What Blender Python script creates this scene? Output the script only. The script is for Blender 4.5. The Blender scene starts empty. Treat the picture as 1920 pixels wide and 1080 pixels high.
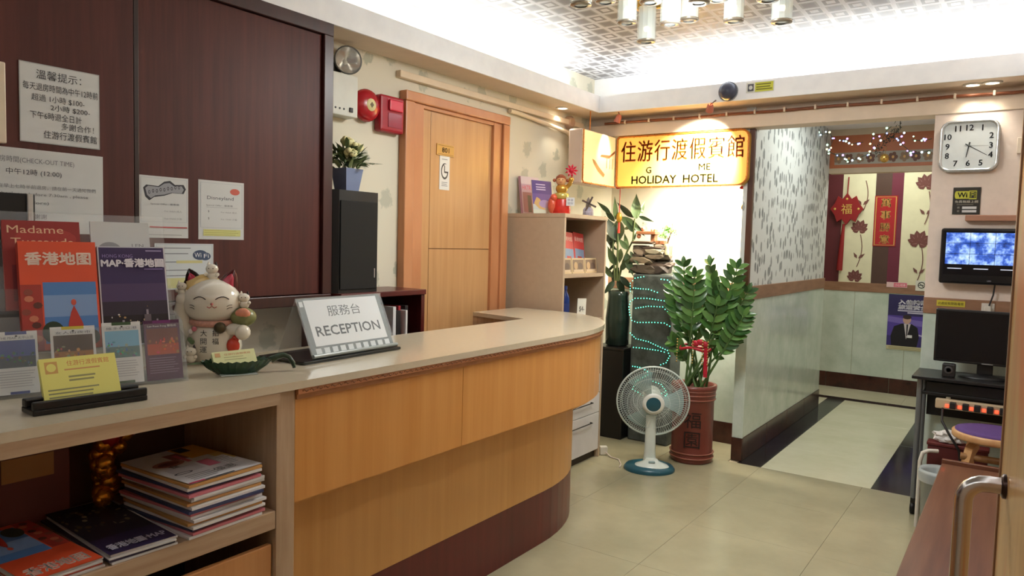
import bpy, bmesh, math, random
from math import sin, cos, pi, radians, sqrt, atan2
from mathutils import Matrix, Vector, Euler
random.seed(7)
SC = bpy.context.scene
COL = SC.collection
# ------------------------------------------------------------------ camera
FPX, YAW, PIT, ROL, HCAM = 1378.22, 0.609083, 0.063048, 0.026019, 1.4
CAM = Vector((0, 0, HCAM))
_F = Vector((-sin(YAW)*cos(PIT), cos(YAW)*cos(PIT), -sin(PIT)))
_R0 = Vector((cos(YAW), sin(YAW), 0)); _U0 = _R0.cross(_F)
_R = cos(ROL)*_R0 + sin(ROL)*_U0; _U = -sin(ROL)*_R0 + cos(ROL)*_U0
cam_d = bpy.data.cameras.new('camera'); cam = bpy.data.objects.new('camera', cam_d); COL.objects.link(cam)
cam_d.sensor_width = 36; cam_d.lens = FPX/1920*36; cam_d.clip_start = 0.02
cam.matrix_world = Matrix(((_R.x, _U.x, -_F.x, 0), (_R.y, _U.y, -_F.y, 0), (_R.z, _U.z, -_F.z, HCAM), (0, 0, 0, 1)))
SC.camera = cam
def W(px, py, ax, val):
    """photo pixel -> point on the plane coordinate[ax] == val"""
    d = _F + _R*((px-960)/FPX) - _U*((py-540)/FPX)
    return CAM + d*((val-CAM[ax])/d[ax])
# ------------------------------------------------------------------ world, exposure, cove lamps
w = bpy.data.worlds.new('world'); SC.world = w; w.use_nodes = True
w.node_tree.nodes['Background'].inputs[0].default_value = (1, .95, .9, 1)
w.node_tree.nodes['Background'].inputs[1].default_value = 0.05
VS = SC.view_settings
VS.view_transform = 'Standard'; VS.look = 'None'; VS.gamma = 1; VS.use_curve_mapping = False
VS.exposure = -0.08
def area(name, loc, rot, sx, sy, watts, col=(1, .96, .9)):
    l = bpy.data.lights.new(name, 'AREA'); l.shape = 'RECTANGLE'; l.size = sx; l.size_y = sy
    l.energy = watts; l.color = col
    o = bpy.data.objects.new(name, l); COL.objects.link(o); o.location = loc; o.rotation_euler = rot
    return o
def spot(name, loc, target, watts, angle, col, blend=.6, size=.03):
    l = bpy.data.lights.new(name, 'SPOT'); l.energy = watts; l.spot_size = radians(angle); l.spot_blend = blend
    l.color = col; l.shadow_soft_size = size
    o = bpy.data.objects.new(name, l); COL.objects.link(o); o.location = loc
    o.rotation_euler = (Vector(target)-Vector(loc)).to_track_quat('-Z', 'Y').to_euler()
    return o
def point(name, loc, watts, col, size=.05):
    l = bpy.data.lights.new(name, 'POINT'); l.energy = watts; l.color = col; l.shadow_soft_size = size
    o = bpy.data.objects.new(name, l); COL.objects.link(o); o.location = loc; return o
# room planes
XL, XR, YB, YF = -2.67, .15, 5.15, -1.3
ZS, ZF, ZC = 2.30, 2.41, 2.60            # soffit underside, fascia top, ceiling
XS, YS = -2.47, 4.53                      # soffit inner edges
YC, CX, PX, YP = 4.72, -.46, -1.47, 4.78  # column face, column side, hall left wall, its near end
YE, YH = 8.05, 6.95                       # hall end wall, hall header
COVE = (.96, 1, .99)
area('cove_lamp_left', (XS-.09, 1.7, ZF-.035), (pi, 0, 0), .07, 5.4, 34, COVE)
area('cove_lamp_back', (-1.1, YS+.09, ZF-.035), (pi, 0, 0), 2.3, .07, 19, COVE)
area('cove_lamp_front', (-1.1, -.81, ZF-.035), (pi, 0, 0), 2.3, .07, 26, COVE)
area('added_fill_right', (XR-.05, 1.9, ZF-.035), (pi, 0, 0), .06, 4.8, 38, COVE)  # unseen cove run, added to brighten the counter front
area('hall_ceiling_lamp', (-1.0, 5.6, 2.42), (0, 0, 0), .4, .9, 12, (.95, 1, .92))
area('cross_hall_lamp', (-1.1, 7.55, 2.42), (0, 0, 0), .8, .3, 11, (.97, 1, .86))
# ------------------------------------------------------------------ materials
def lin(c): return tuple(((v/255)/12.92 if v/255 <= .04045 else ((v/255+.055)/1.055)**2.4) for v in c)
_mats = {}
def _new(name):
    m = bpy.data.materials.new(name); m.use_nodes = True
    nt = m.node_tree; b = nt.nodes['Principled BSDF']; return m, nt, b
def N(nt, t, **k):
    n = nt.nodes.new(t)
    for a, v in k.items(): setattr(n, a, v)
    return n
def mth(nt, op, a, b=None, c=None):
    n = nt.nodes.new('ShaderNodeMath'); n.operation = op
    for i, v in enumerate((a, b, c)):
        if v is None: continue
        if isinstance(v, (int, float)): n.inputs[i].default_value = v
        else: nt.links.new(v, n.inputs[i])
    return n.outputs[0]
def mixc(nt, fac, a, b):
    n = nt.nodes.new('ShaderNodeMix'); n.data_type = 'RGBA'
    for s, v in ((n.inputs['Factor'], fac), (n.inputs[6], a), (n.inputs[7], b)):
        if isinstance(v, (int, float)): s.default_value = v
        elif isinstance(v, tuple): s.default_value = (*v[:3], 1)
        else: nt.links.new(v, s)
    return n.outputs[2]
def coords(nt, scale=(1, 1, 1)):
    g = N(nt, 'ShaderNodeNewGeometry'); mp = N(nt, 'ShaderNodeMapping'); mp.inputs['Scale'].default_value = scale
    nt.links.new(g.outputs['Position'], mp.inputs['Vector']); return mp.outputs['Vector']
def noise(nt, vec, scale, detail=3, rough=.5):
    n = N(nt, 'ShaderNodeTexNoise'); n.inputs['Scale'].default_value = scale
    n.inputs['Detail'].default_value = detail; n.inputs['Roughness'].default_value = rough
    nt.links.new(vec, n.inputs['Vector']); return n.outputs['Fac']
def ramp(nt, fac, *stops):
    r = N(nt, 'ShaderNodeValToRGB'); e = r.color_ramp.elements
    while len(e) < len(stops): e.new(.5)
    for i, (p, c) in enumerate(stops): e[i].position = p; e[i].color = (*c[:3], 1)
    nt.links.new(fac, r.inputs['Fac']); return r.outputs['Color']
def P(c, rough=.5, metal=0, var=.08, vs=14, emit=None, es=0, spec=.5, trans=0, ior=1.45, alpha=1, coat=0):
    """plain colour with a faint procedural mottle"""
    key = (tuple(c), rough, metal, var, vs, emit, es, spec, trans, ior, alpha, coat)
    if key in _mats: return _mats[key]
    m, nt, b = _new('m_%02x%02x%02x_%d' % (*[int(v) for v in c], len(_mats)))
    l = lin(c)
    if var:
        f = noise(nt, coords(nt), vs, 3)
        col = mixc(nt, f, tuple(v*(1-var) for v in l), tuple(min(1, v*(1+var)) for v in l))
        nt.links.new(col, b.inputs['Base Color'])
    else: b.inputs['Base Color'].default_value = (*l, 1)
    b.inputs['Roughness'].default_value = rough; b.inputs['Metallic'].default_value = metal
    b.inputs['Specular IOR Level'].default_value = spec
    b.inputs['Transmission Weight'].default_value = trans; b.inputs['IOR'].default_value = ior
    b.inputs['Coat Weight'].default_value = coat
    if alpha < 1: b.inputs['Alpha'].default_value = alpha
    if emit is not None:
        b.inputs['Emission Color'].default_value = (*lin(emit), 1); b.inputs['Emission Strength'].default_value = es
    _mats[key] = m; return m
def wood(c1, c2, grain=(1, 1, .06), scale=40, rough=.35, coat=0, spec=.5):
    key = ('wood', tuple(c1), tuple(c2), grain, scale, rough, coat)
    if key in _mats: return _mats[key]
    m, nt, b = _new('wood_%d' % len(_mats))
    v = coords(nt, grain); f = noise(nt, v, scale, 5, .6); f2 = noise(nt, v, scale*.18, 2)
    f = mth(nt, 'ADD', mth(nt, 'MULTIPLY', f, .65), mth(nt, 'MULTIPLY', f2, .35))
    nt.links.new(ramp(nt, f, (.32, lin(c1)), (.68, lin(c2))), b.inputs['Base Color'])
    b.inputs['Roughness'].default_value = rough; b.inputs['Coat Weight'].default_value = coat
    b.inputs['Coat Roughness'].default_value = .06; b.inputs['Specular IOR Level'].default_value = spec
    _mats[key] = m; return m
def wallpaper(name, base, motif, ascale, thr, wob, axes):
    m, nt, b = _new(name)
    v = coords(nt, ascale)
    vo = N(nt, 'ShaderNodeTexVoronoi'); vo.inputs['Scale'].default_value = 1; vo.inputs['Randomness'].default_value = .75
    nz = noise(nt, coords(nt), 38, 2)
    nt.links.new(v, vo.inputs['Vector'])
    d = mth(nt, 'ADD', vo.outputs['Distance'], mth(nt, 'MULTIPLY', mth(nt, 'SUBTRACT', nz, .5), wob))
    f = mth(nt, 'SMOOTH_MIN', 1.0, mth(nt, 'MAXIMUM', 0.0, mth(nt, 'MULTIPLY', mth(nt, 'SUBTRACT', thr, d), 14)), .1)
    sep = N(nt, 'ShaderNodeSeparateColor'); nt.links.new(vo.outputs['Color'], sep.inputs[0])
    f = mth(nt, 'MULTIPLY', f, mth(nt, 'ADD', .35, mth(nt, 'MULTIPLY', sep.outputs[0], .6)))
    nt.links.new(mixc(nt, f, lin(base), lin(motif)), b.inputs['Base Color'])
    b.inputs['Roughness'].default_value = .6; return m
def marble(name, c1, c2, rough, scale=5):
    m, nt, b = _new(name)
    v = coords(nt); f = noise(nt, v, scale, 6, .65)
    nt.links.new(ramp(nt, f, (.3, lin(c1)), (.7, lin(c2))), b.inputs['Base Color'])
    b.inputs['Roughness'].default_value = rough; return m
def ceiling_mat():
    m, nt, b = _new('ceiling_pattern')
    g = N(nt, 'ShaderNodeNewGeometry'); s = N(nt, 'ShaderNodeSeparateXYZ'); nt.links.new(g.outputs['Position'], s.inputs[0])
    px = mth(nt, 'MULTIPLY', s.outputs['X'], 10); py = mth(nt, 'MULTIPLY', s.outputs['Y'], 9.2)
    cx_ = mth(nt, 'FLOOR', px); cy_ = mth(nt, 'FLOOR', py)
    ax_ = mth(nt, 'ABSOLUTE', mth(nt, 'SUBTRACT', mth(nt, 'SUBTRACT', px, cx_), .5))
    ay_ = mth(nt, 'ABSOLUTE', mth(nt, 'SUBTRACT', mth(nt, 'SUBTRACT', py, cy_), .5))
    mm = mth(nt, 'MAXIMUM', ax_, ay_)
    par = mth(nt, 'ABSOLUTE', mth(nt, 'SUBTRACT', mth(nt, 'MULTIPLY', mth(nt, 'FRACT', mth(nt, 'MULTIPLY', mth(nt, 'ADD', cx_, cy_), .5)), 2), 0))
    inner = mth(nt, 'LESS_THAN', mm, .2); ring = mth(nt, 'LESS_THAN', mm, .36); edge = mth(nt, 'GREATER_THAN', mm, .455)
    hi, mid, lo = lin((204, 205, 210)), lin((150, 149, 152)), lin((122, 120, 124))
    a = mixc(nt, inner, mixc(nt, ring, hi, lo), hi)           # bright centre in a dark ring
    c = mixc(nt, mth(nt, 'LESS_THAN', mm, .3), mixc(nt, mth(nt, 'LESS_THAN', mm, .41), hi, mid), lo)
    col = mixc(nt, edge, mixc(nt, par, a, c), hi)
    nt.links.new(col, b.inputs['Base Color']); b.inputs['Roughness'].default_value = .42; return m
# ------------------------------------------------------------------ mesh builder (world coordinates through self.M)
class MB:
    def __init__(s, M=None): s.v = []; s.f = []; s.mi = []; s.sm = []; s.M = M or Matrix(); s.cur = 0; s.smooth = False
    def add(s, vs, fs, smooth=None, M=None):
        n = len(s.v); T = s.M @ M if M is not None else s.M
        s.v += [tuple(T @ Vector(p)) for p in vs]
        for f in fs: s.f.append(tuple(i+n for i in f)); s.mi.append(s.cur); s.sm.append(s.smooth if smooth is None else smooth)
        return s
    def box(s, x0, y0, z0, x1, y1, z1, c=0, M=None):
        if x0 > x1: x0, x1 = x1, x0
        if y0 > y1: y0, y1 = y1, y0
        if z0 > z1: z0, z1 = z1, z0
        if c <= 0:
            vs = [(x, y, z) for z in (z0, z1) for y in (y0, y1) for x in (x0, x1)]
            return s.add(vs, [(0, 2, 3, 1), (4, 5, 7, 6), (0, 1, 5, 4), (2, 6, 7, 3), (0, 4, 6, 2), (1, 3, 7, 5)], False, M)
        c = min(c, (x1-x0)/2.01, (y1-y0)/2.01, (z1-z0)/2.01)
        bm = bmesh.new(); r = bmesh.ops.create_cube(bm, size=1)
        for q in bm.verts: q.co = Vector(((x0+x1)/2+q.co.x*(x1-x0), (y0+y1)/2+q.co.y*(y1-y0), (z0+z1)/2+q.co.z*(z1-z0)))
        bmesh.ops.bevel(bm, geom=bm.edges[:], offset=c, segments=2, affect='EDGES', profile=.5)
        bm.verts.index_update(); bmesh.ops.recalc_face_normals(bm, faces=bm.faces[:])
        vs = [q.co[:] for q in bm.verts]; fs = [tuple(q.index for q in f.verts) for f in bm.faces]; bm.free()
        return s.add(vs, fs, False, M)
    def prism(s, pts, z0, z1, M=None, smooth=False):
        """polygon in local xy extruded in z"""
        n = len(pts); vs = [(x, y, z0) for x, y in pts]+[(x, y, z1) for x, y in pts]
        fs = [tuple(reversed(range(n))), tuple(range(n, 2*n))]
        s.add(vs, fs, False, M)
        s.add(vs, [(i, (i+1) % n, n+(i+1) % n, n+i) for i in range(n)], smooth, M); return s
    def lathe(s, prof, seg=24, M=None, smooth=True, sx=1, sy=1, cap=True):
        vs = []; k = len(prof)
        for r, z in prof:
            for i in range(seg):
                a = 2*pi*i/seg; vs.append((r*cos(a)*sx, r*sin(a)*sy, z))
        fs = [(j*seg+i, j*seg+(i+1) % seg, (j+1)*seg+(i+1) % seg, (j+1)*seg+i) for j in range(k-1) for i in range(seg)]
        s.add(vs, fs, smooth, M)
        if cap:
            if prof[0][0] > 1e-4: s.add(vs[:seg], [tuple(reversed(range(seg)))], False, M)
            if prof[-1][0] > 1e-4: s.add(vs[-seg:], [tuple(range(seg))], False, M)
        return s
    def cyl(s, p, r, h, seg=20, M=None, r2=None):
        T = Matrix.Translation(p); return s.lathe([(r, 0), (r if r2 is None else r2, h)], seg, (M @ T) if M is not None else T)
    def ball(s, p, r, seg=16, M=None, sc=(1, 1, 1)):
        T = Matrix.Translation(p) @ Matrix.Diagonal((*sc, 1)); k = max(5, seg//2)
        return s.lathe([(max(1e-5, r*sin(pi*j/k)), -r*cos(pi*j/k)) for j in range(k+1)], seg, (M @ T) if M is not None else T, True, cap=False)
    def tube(s, pts, r, seg=8, M=None, closed=False, caps=True):
        pts = [Vector(p) for p in pts]; n = len(pts); vs = []; up = None
        rs = r if isinstance(r, (list, tuple)) else [r]*n
        for i, p in enumerate(pts):
            a = pts[i-1] if (i > 0 or closed) else p; b = pts[(i+1) % n] if (i < n-1 or closed) else p
            t = (b-a); t = t.normalized() if t.length > 1e-9 else Vector((0, 0, 1))
            if up is None: up = Vector((0, 0, 1)) if abs(t.z) < .9 else Vector((1, 0, 0))
            u = (up - t*up.dot(t)); u = u.normalized() if u.length > 1e-6 else t.orthogonal().normalized()
            up = u; q = t.cross(u)
            vs += [p+(u*cos(2*pi*k/seg)+q*sin(2*pi*k/seg))*rs[i] for k in range(seg)]
        m = n if closed else n-1
        fs = [(i*seg+k, i*seg+(k+1) % seg, ((i+1) % n)*seg+(k+1) % seg, ((i+1) % n)*seg+k) for i in range(m) for k in range(seg)]
        s.add(vs, fs, True, M)
        if caps and not closed:
            s.add(vs[:seg], [tuple(reversed(range(seg)))], False, M); s.add(vs[-seg:], [tuple(range(seg))], False, M)
        return s
    def quad(s, a, b, c, d, M=None): return s.add([a, b, c, d], [(0, 1, 2, 3)], False, M)
    def mesh(s, name, mats, off=Vector((0, 0, 0))):
        me = bpy.data.meshes.new(name); me.from_pydata([(x-off.x, y-off.y, z-off.z) for x, y, z in s.v], [], s.f)
        for m in (mats if isinstance(mats, (list, tuple)) else [mats]): me.materials.append(m)
        me.polygons.foreach_set('material_index', s.mi); me.polygons.foreach_set('use_smooth', s.sm); me.update()
        return me
def root_of(o):
    while o.parent: o = o.parent
    return o
def obj(name, mb, mats, parent=None, loc=None):
    if parent is not None: off = Vector(root_of(parent).location)
    elif loc is not None: off = Vector(loc)
    else:
        xs, ys, zs = zip(*mb.v); off = Vector(((min(xs)+max(xs))/2, (min(ys)+max(ys))/2, min(zs)))
    o = bpy.data.objects.new(name, mb.mesh(name, mats, off)); COL.objects.link(o)
    if parent is not None: o.parent = parent
    else: o.location = off
    return o
def tag(o, label=None, cat=None, group=None, kind=None):
    if label: o['label'] = label
    if cat: o['category'] = cat
    if group: o['group'] = group
    if kind: o['kind'] = kind
    return o
def thing(name, label, cat, loc, group=None):
    o = bpy.data.objects.new(name, None); COL.objects.link(o); o.location = loc; o.empty_display_size = .05
    return tag(o, label, cat, group)
def inst(name, me, parent, Mw):
    """part with shared mesh data, placed by a world matrix"""
    o = bpy.data.objects.new(name, me); COL.objects.link(o); o.parent = parent
    o.matrix_basis = wmat(parent).inverted() @ Mw; return o
def wmat(o):
    return Matrix.Translation(o.location) if not o.parent else wmat(o.parent) @ o.matrix_basis
def struct(name, mb, mats, label=None):
    o = obj(name, mb, mats); o['kind'] = 'structure'
    if label: o['label'] = label
    return o
def frame(p, d):
    """local x = right as the viewer sees it, local y = away along d, z up"""
    d = Vector((d[0], d[1], 0)).normalized()
    return Matrix(((d.y, d.x, 0, p[0]), (-d.x, d.y, 0, p[1]), (0, 0, 1, p[2]), (0, 0, 0, 1)))
def facing(p, turn=0):
    d = Vector((p[0], p[1], 0)).normalized(); d.rotate(Euler((0, 0, radians(turn)))); return frame(p, d)
LEFTW, BACKW = (-1, 0), (0, 1)
# ------------------------------------------------------------------ lettering
_tc = bpy.data.curves.new('lettering', 'FONT'); _to = bpy.data.objects.new('lettering', _tc); COL.objects.link(_to)
_tc.resolution_u = 2
_tcache = {}
def glyphs(body):
    if body not in _tcache:
        _tc.body = body; bpy.context.view_layer.update()
        me = bpy.data.meshes.new_from_object(_to.evaluated_get(bpy.context.evaluated_depsgraph_get()))
        vs = [v.co[:] for v in me.vertices]; fs = [tuple(p.vertices) for p in me.polygons]
        xs = [v[0] for v in vs] or [0]; ys = [v[1] for v in vs] or [0]
        _tcache[body] = (vs, fs, min(xs), max(xs), min(ys), max(ys)); bpy.data.meshes.remove(me)
    return _tcache[body]
def letters(mb, body, M, x, z, h, w=None, align='c', y=0, bold=0):
    """text in the local xz plane; h = cap height, w = forced width"""
    vs, fs, a, b, c, d = glyphs(body); k = h/max(.01, d-c); kx = k if w is None else w/max(.01, b-a)
    wd = (b-a)*kx; x0 = x-(wd/2 if align == 'c' else 0 if align == 'l' else wd)
    for dx, dz in ([(0, 0)] if not bold else [(-bold, 0), (bold, 0), (0, bold), (0, -bold)]):
        mb.add([(x0+(p[0]-a)*kx+dx, y-abs(dx+2*dz)*.02, z+(p[1]-c)*k-h/2+dz) for p in vs], fs, False, M)
class Print:
    """flat print on a face: local x 0..w, z 0..h on plane y"""
    def __init__(s, M, w, h, y=-.0006): s.M = M; s.w = w; s.h = h; s.y = y; s.mb = MB(M); s.mats = []; s.n = 0
    def _m(s, c):
        m = c if not isinstance(c, tuple) else P(c, .5, var=0)
        if m not in s.mats: s.mats.append(m)
        s.mb.cur = s.mats.index(m); s.n += 1; return s.y-s.n*.00006
    def rect(s, x0, z0, x1, z1, c):
        y = s._m(c); s.mb.quad((x0*s.w, y, z0*s.h), (x1*s.w, y, z0*s.h), (x1*s.w, y, z1*s.h), (x0*s.w, y, z1*s.h)); return s
    def poly(s, pts, c):
        y = s._m(c); s.mb.add([(x*s.w, y, z*s.h) for x, z in pts], [tuple(range(len(pts)))], False); return s
    def disc(s, x, z, rx, rz, c, n=20): return s.poly([(x+rx*cos(2*pi*i/n), z+rz*sin(2*pi*i/n)) for i in range(n)], c)
    def text(s, t, x, z, h, c, w=None, align='c', bold=0):
        y = s._m(c); letters(s.mb, t, None, x*s.w, z*s.h, h*s.h, None if w is None else w*s.w, align, y, bold); return s
    def lines(s, x0, x1, zs, t, c, jitter=.2):
        for z in zs: s.rect(x0, z-t/2, x1-random.random()*jitter*(x1-x0), z+t/2, c)
        return s
    def build(s, parent, name='print'): return obj(name, s.mb, s.mats, parent) if s.mb.v else None
def sheet(name, label, cat, M, w, h, t, c, draw=None, group=None, rough=.4):
    """thin card, lower-left front corner at M's origin"""
    mb = MB(M).box(0, 0, 0, w, t, h)
    o = tag(obj(name, mb, c if not isinstance(c, tuple) else P(c, rough, var=.03), None, M @ Vector((w/2, t/2, 0))), label, cat, group)
    if draw:
        p = Print(M, w, h); draw(p); p.build(o)
    return o
# ================================================================== THE SETTING
M_white = P((246, 247, 250), .5); M_tan = P((224, 208, 190), .6); M_gap_shade = P((60, 50, 40), .8)
M_tile = marble('floor_tile', (150, 143, 116), (168, 160, 131), .22, 2.5)
M_tile_hall = marble('hall_tile', (206, 202, 172), (222, 218, 192), .14, 2.5)
M_black_tile = marble('black_tile', (18, 16, 18), (40, 36, 40), .12, 8)
M_wain = marble('green_tile', (184, 200, 186), (212, 222, 212), .13, 5)
M_skirt = marble('skirting', (44, 20, 16), (78, 40, 32), .18, 9)
M_rail = wood((128, 92, 70), (160, 122, 96), (.2, .2, 1), 30, .35)
M_paper_left = wallpaper('left_paper', (214, 208, 188), (128, 140, 122), (5.2, 5.2, 4.6), .26, .35, 0)
M_paper_hall = wallpaper('hall_paper', (212, 216, 216), (104, 110, 112), (20, 20, 10), .40, .3, 0)
floor = struct('floor', MB().box(XL, YF, -.06, XR, 5.15, -.006).box(-2.8, 5.15, -.06, XR, 8.05, -.006), P((186, 170, 140), .5))
_tm = {}
def tiles(x0, y0, x1, y1, sx, sy, mat, ox=0, oy=0):
    g = .0012; i0 = math.floor((x0-ox)/sx)
    i = i0
    while ox+i*sx < x1-1e-6:
        j = math.floor((y0-oy)/sy)
        while oy+j*sy < y1-1e-6:
            a, b = max(x0, ox+i*sx), min(x1, ox+(i+1)*sx); c, d = max(y0, oy+j*sy), min(y1, oy+(j+1)*sy)
            if b-a > .01 and d-c > .01:
                k = (round(b-a, 3), round(d-c, 3), mat.name)
                if k not in _tm: _tm[k] = MB().box(-(b-a)/2+g/2, -(d-c)/2+g/2, -.006, (b-a)/2-g/2, (d-c)/2-g/2, 0, .0006).mesh('tile', mat)
                inst('tile', _tm[k], floor, Matrix.Translation(((a+b)/2, (c+d)/2, 0)))
            j += 1
        i += 1
tiles(XL, YF, XR, YC, .6, .6, M_tile, -1.92, 4.72)
tiles(XL, YC, -1.53, YB, .6, .6, M_tile, -1.92, 4.72)
tiles(PX, YC, -1.317, 7.38, 1, .6, M_black_tile, PX, 4.72); tiles(-.676, YC, CX, 7.38, 1, .6, M_black_tile, -.676, 4.72)
tiles(-1.317, YC, -.676, 7.38, .641, .6, M_tile_hall, -1.317, 4.72)
tiles(-2.8, 7.38, XR, 7.5, .6, 1, M_black_tile, PX, 7.38); tiles(-2.8, 7.5, CX, YE, .6, .6, M_tile_hall, PX, 7.5)
tiles(-2.8, 6.95, PX, 7.38, .6, .6, M_tile_hall, PX, 6.95)
struct('wall_left', MB().box(XL-.1, YF, 0, XL, YB+.1, ZC), M_paper_left, 'cream wallpaper with grey green leaves behind the counter')
struct('wall_front', MB().box(XL-.1, YF-.1, 0, XR+.1, YF, ZC), M_tan)
struct('wall_right', MB().box(XR, YF, 0, XR+.1, YC, ZC), M_tan)
struct('wall_niche_back', MB().box(XL, YB, 0, -1.53, YB+.1, ZS), M_paper_left, 'brightly lit papered wall behind the fountain')
wl = struct('wall_hall_left', MB().box(-1.53, YP, 0, PX, 6.95, 2.5), M_paper_hall, 'hall wall with pale grey speckled wallpaper')
struct('wall_cross_hall', MB().box(-2.9, 6.85, 0, -1.53, 6.95, 2.5).box(-2.9, 6.95, 0, -2.8, YE, 2.5), M_tan)
struct('wall_column', MB().box(CX, YC, 0, XR+.1, YE, 2.16), P((222, 206, 194), .6, vs=30), 'beige column wall that carries clock and screen')
we = struct('wall_hall_end', MB().box(-2.9, YE, 0, XR+.1, YE+.1, 2.5), P((216, 212, 184), .55), 'cream wall at the end of the hall')
struct('ceiling', MB().box(XL-.1, YF-.1, ZC, XR+.1, YC+.2, ZC+.08), ceiling_mat(), 'raised ceiling papered with grey and white rectangles')
struct('ceiling_hall', MB().box(-2.9, YC+.14, 2.45, XR+.1, YE+.1, 2.5), M_white)
# soffit with its lip, cove behind it; unseen right run added for its fill lamp
sf = struct('trim_1', MB().box(XL, YF, ZS, XS, YC+.1, ZS+.015).box(XS, YS, ZS, XR, YC+.1, ZS+.015).box(XS, YF, ZS, XR, -.72, ZS+.015).box(XR-.1, -.72, ZS, XR, YS, ZS+.015)
            .box(XL, YC+.1, ZS, -1.5, YB, ZS+.015), M_tan, 'dropped soffit running round the ceiling')
struct('trim_2', MB().box(XS, -.72, ZS-.002, XS+.012, YS-.012, ZF).box(XS, YS-.012, ZS-.002, XR, YS, ZF).box(XS, -.72, ZS-.002, XR-.1, -.708, ZF).box(XR-.112, -.708, ZS-.002, XR-.1, YS-.012, ZF), M_white, 'white lip of the ceiling cove')
struct('wall_cove_back', MB().box(XL, YC+.1, ZS+.015, XR, YC+.14, ZC), M_white)
struct('trim_3', MB().box(XL, YC-.006, 2.162, XR, YC+.14, 2.245, .004).box(XL, YC+.07, 2.245, XR, YC+.14, ZS), M_tan, 'header beam across niche and hall opening')
# hall header with orange panel
hh = struct('trim_4', MB().box(PX, YH, 2.07, CX, YH+.1, 2.45), P((206, 186, 160), .5), 'header at the far end of the hall')
def panel_print(p):
    p.rect(.0, .12, 1, .88, P((186, 108, 70), .4)); p.rect(.04, .2, .96, .48, P((170, 160, 148), .4))
    for i in range(11):
        x = .07+i*.085
        for k in range(5):
            a = k*2*pi/5+i; p.disc(x+.022*cos(a), .34+.07*sin(a), .016, .05, (112, 74, 62) if i % 2 else (150, 120, 96), 8)
        p.disc(x, .34, .01, .035, (226, 176, 110), 8)
pp = Print(frame((PX, YH-.001, 2.07), BACKW), CX-PX, .37); panel_print(pp); pp.build(hh, 'floral_panel')
# wainscot tiles, chair rails, skirting
def wains(name, M, length, n, parent, zt=1.06):
    """tiles 8 mm proud of a wall: local x along it, y into it"""
    me = MB().box(.0015, -.008, .15, length/n-.0015, 0, zt, .002).mesh(name, M_wain)
    for i in range(n): inst('wall_tile', me, parent, M @ Matrix.Translation((i*length/n, 0, 0)))
    obj('chair_rail', MB(M).box(0, -.014, zt, length, 0, zt+.09, .003), M_rail, parent)
    k = max(1, round(length/.6)); ms = MB().box(.0015, -.014, 0, length/k-.0015, 0, .15, .003).mesh('skirting', M_skirt)
    for i in range(k): inst('skirting_tile', ms, parent, M @ Matrix.Translation((i*length/k, 0, 0)))
wains('wall_tile', frame((PX, YP, 0), LEFTW), 6.95-YP, 4, wl)
wains('wall_tile', frame((-1.53, YP, 0), BACKW), .074, 1, wl)
wains('wall_tile', frame((CX-.001, YC, 0), BACKW), XR-CX, 2, bpy.data.objects['wall_column'])
wains('wall_tile', frame((XL, YB, 0), BACKW), 1.14, 2, bpy.data.objects['wall_niche_back'])
wains('wall_tile', frame((-2.8, YE, 0), BACKW), 2.34, 5, we, .99)
obj('corner_trim', MB().box(-1.50, YP-.012, 1.15, -1.464, YP+.02, 2.162, .003), wood((70, 42, 30), (96, 60, 42)), wl)
# striped and flowered paper on the hall end wall
ep = Print(frame((-1.75, YE-.0005, 1.08), BACKW), 1.3, 1.2, -.001)
def ex(px): return (W(px, 430, 1, YE).x+1.75)/1.3
def ez(py): return (W(1650, py, 1, YE).z-1.08)/1.2
c_mar, c_drk, c_flo, c_flo2 = (104, 34, 56), (78, 54, 46), (108, 62, 58), (150, 110, 104)
ep.rect(0, 0, 1, 1, P((222, 218, 188), .5))
ep.rect(0, 0, ex(1577), 1, P((92, 36, 44), .5)); ep.rect(ex(1638), 0, ex(1668), 1, P(c_drk, .5)); ep.rect(ex(1668), 0, ex(1690), 1, P(c_mar, .5))
def flower(px, py, s):
    cx_, cz_ = ex(px), ez(py)
    for a, l in ((-80, .8), (-50, 1), (-20, 1.1), (10, 1.05), (40, 1), (70, .85), (100, .6), (-110, .6)):
        a = radians(90+a); r = s*l; w_ = .32*s
        q = [(0, 0), (.35*r*cos(a)-w_*sin(a)*.8, .35*r*sin(a)+w_*cos(a)*.8), (.75*r*cos(a)-w_*sin(a)*.6, .75*r*sin(a)+w_*cos(a)*.6), (r*cos(a), r*sin(a)),
             (.75*r*cos(a)+w_*sin(a)*.6, .75*r*sin(a)-w_*cos(a)*.6), (.35*r*cos(a)+w_*sin(a)*.8, .35*r*sin(a)-w_*cos(a)*.8)]
        ep.poly([(cx_+x/1.3, cz_+z/1.2) for x, z in q], c_flo)
        ep.poly([(cx_+x/1.3, cz_+z/1.2) for x, z in ((.2*r*cos(a)-.004*sin(a), .2*r*sin(a)+.004*cos(a)), (.85*r*cos(a), .85*r*sin(a)), (.2*r*cos(a)+.004*sin(a), .2*r*sin(a)-.004*cos(a)))], c_flo2)
def stalk(px0, py0, px1, py1):
    n = 8
    for i in range(n):
        t0, t1 = i/n, (i+1)/n; f = lambda t: (ex(px0+(px1-px0)*t+6*sin(pi*t)), ez(py0+(py1-py0)*t))
        a, b = f(t0), f(t1); ep.poly([(a[0]-.003, a[1]), (b[0]-.003, b[1]), (b[0]+.003, b[1]), (a[0]+.003, a[1])], c_flo)
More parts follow.
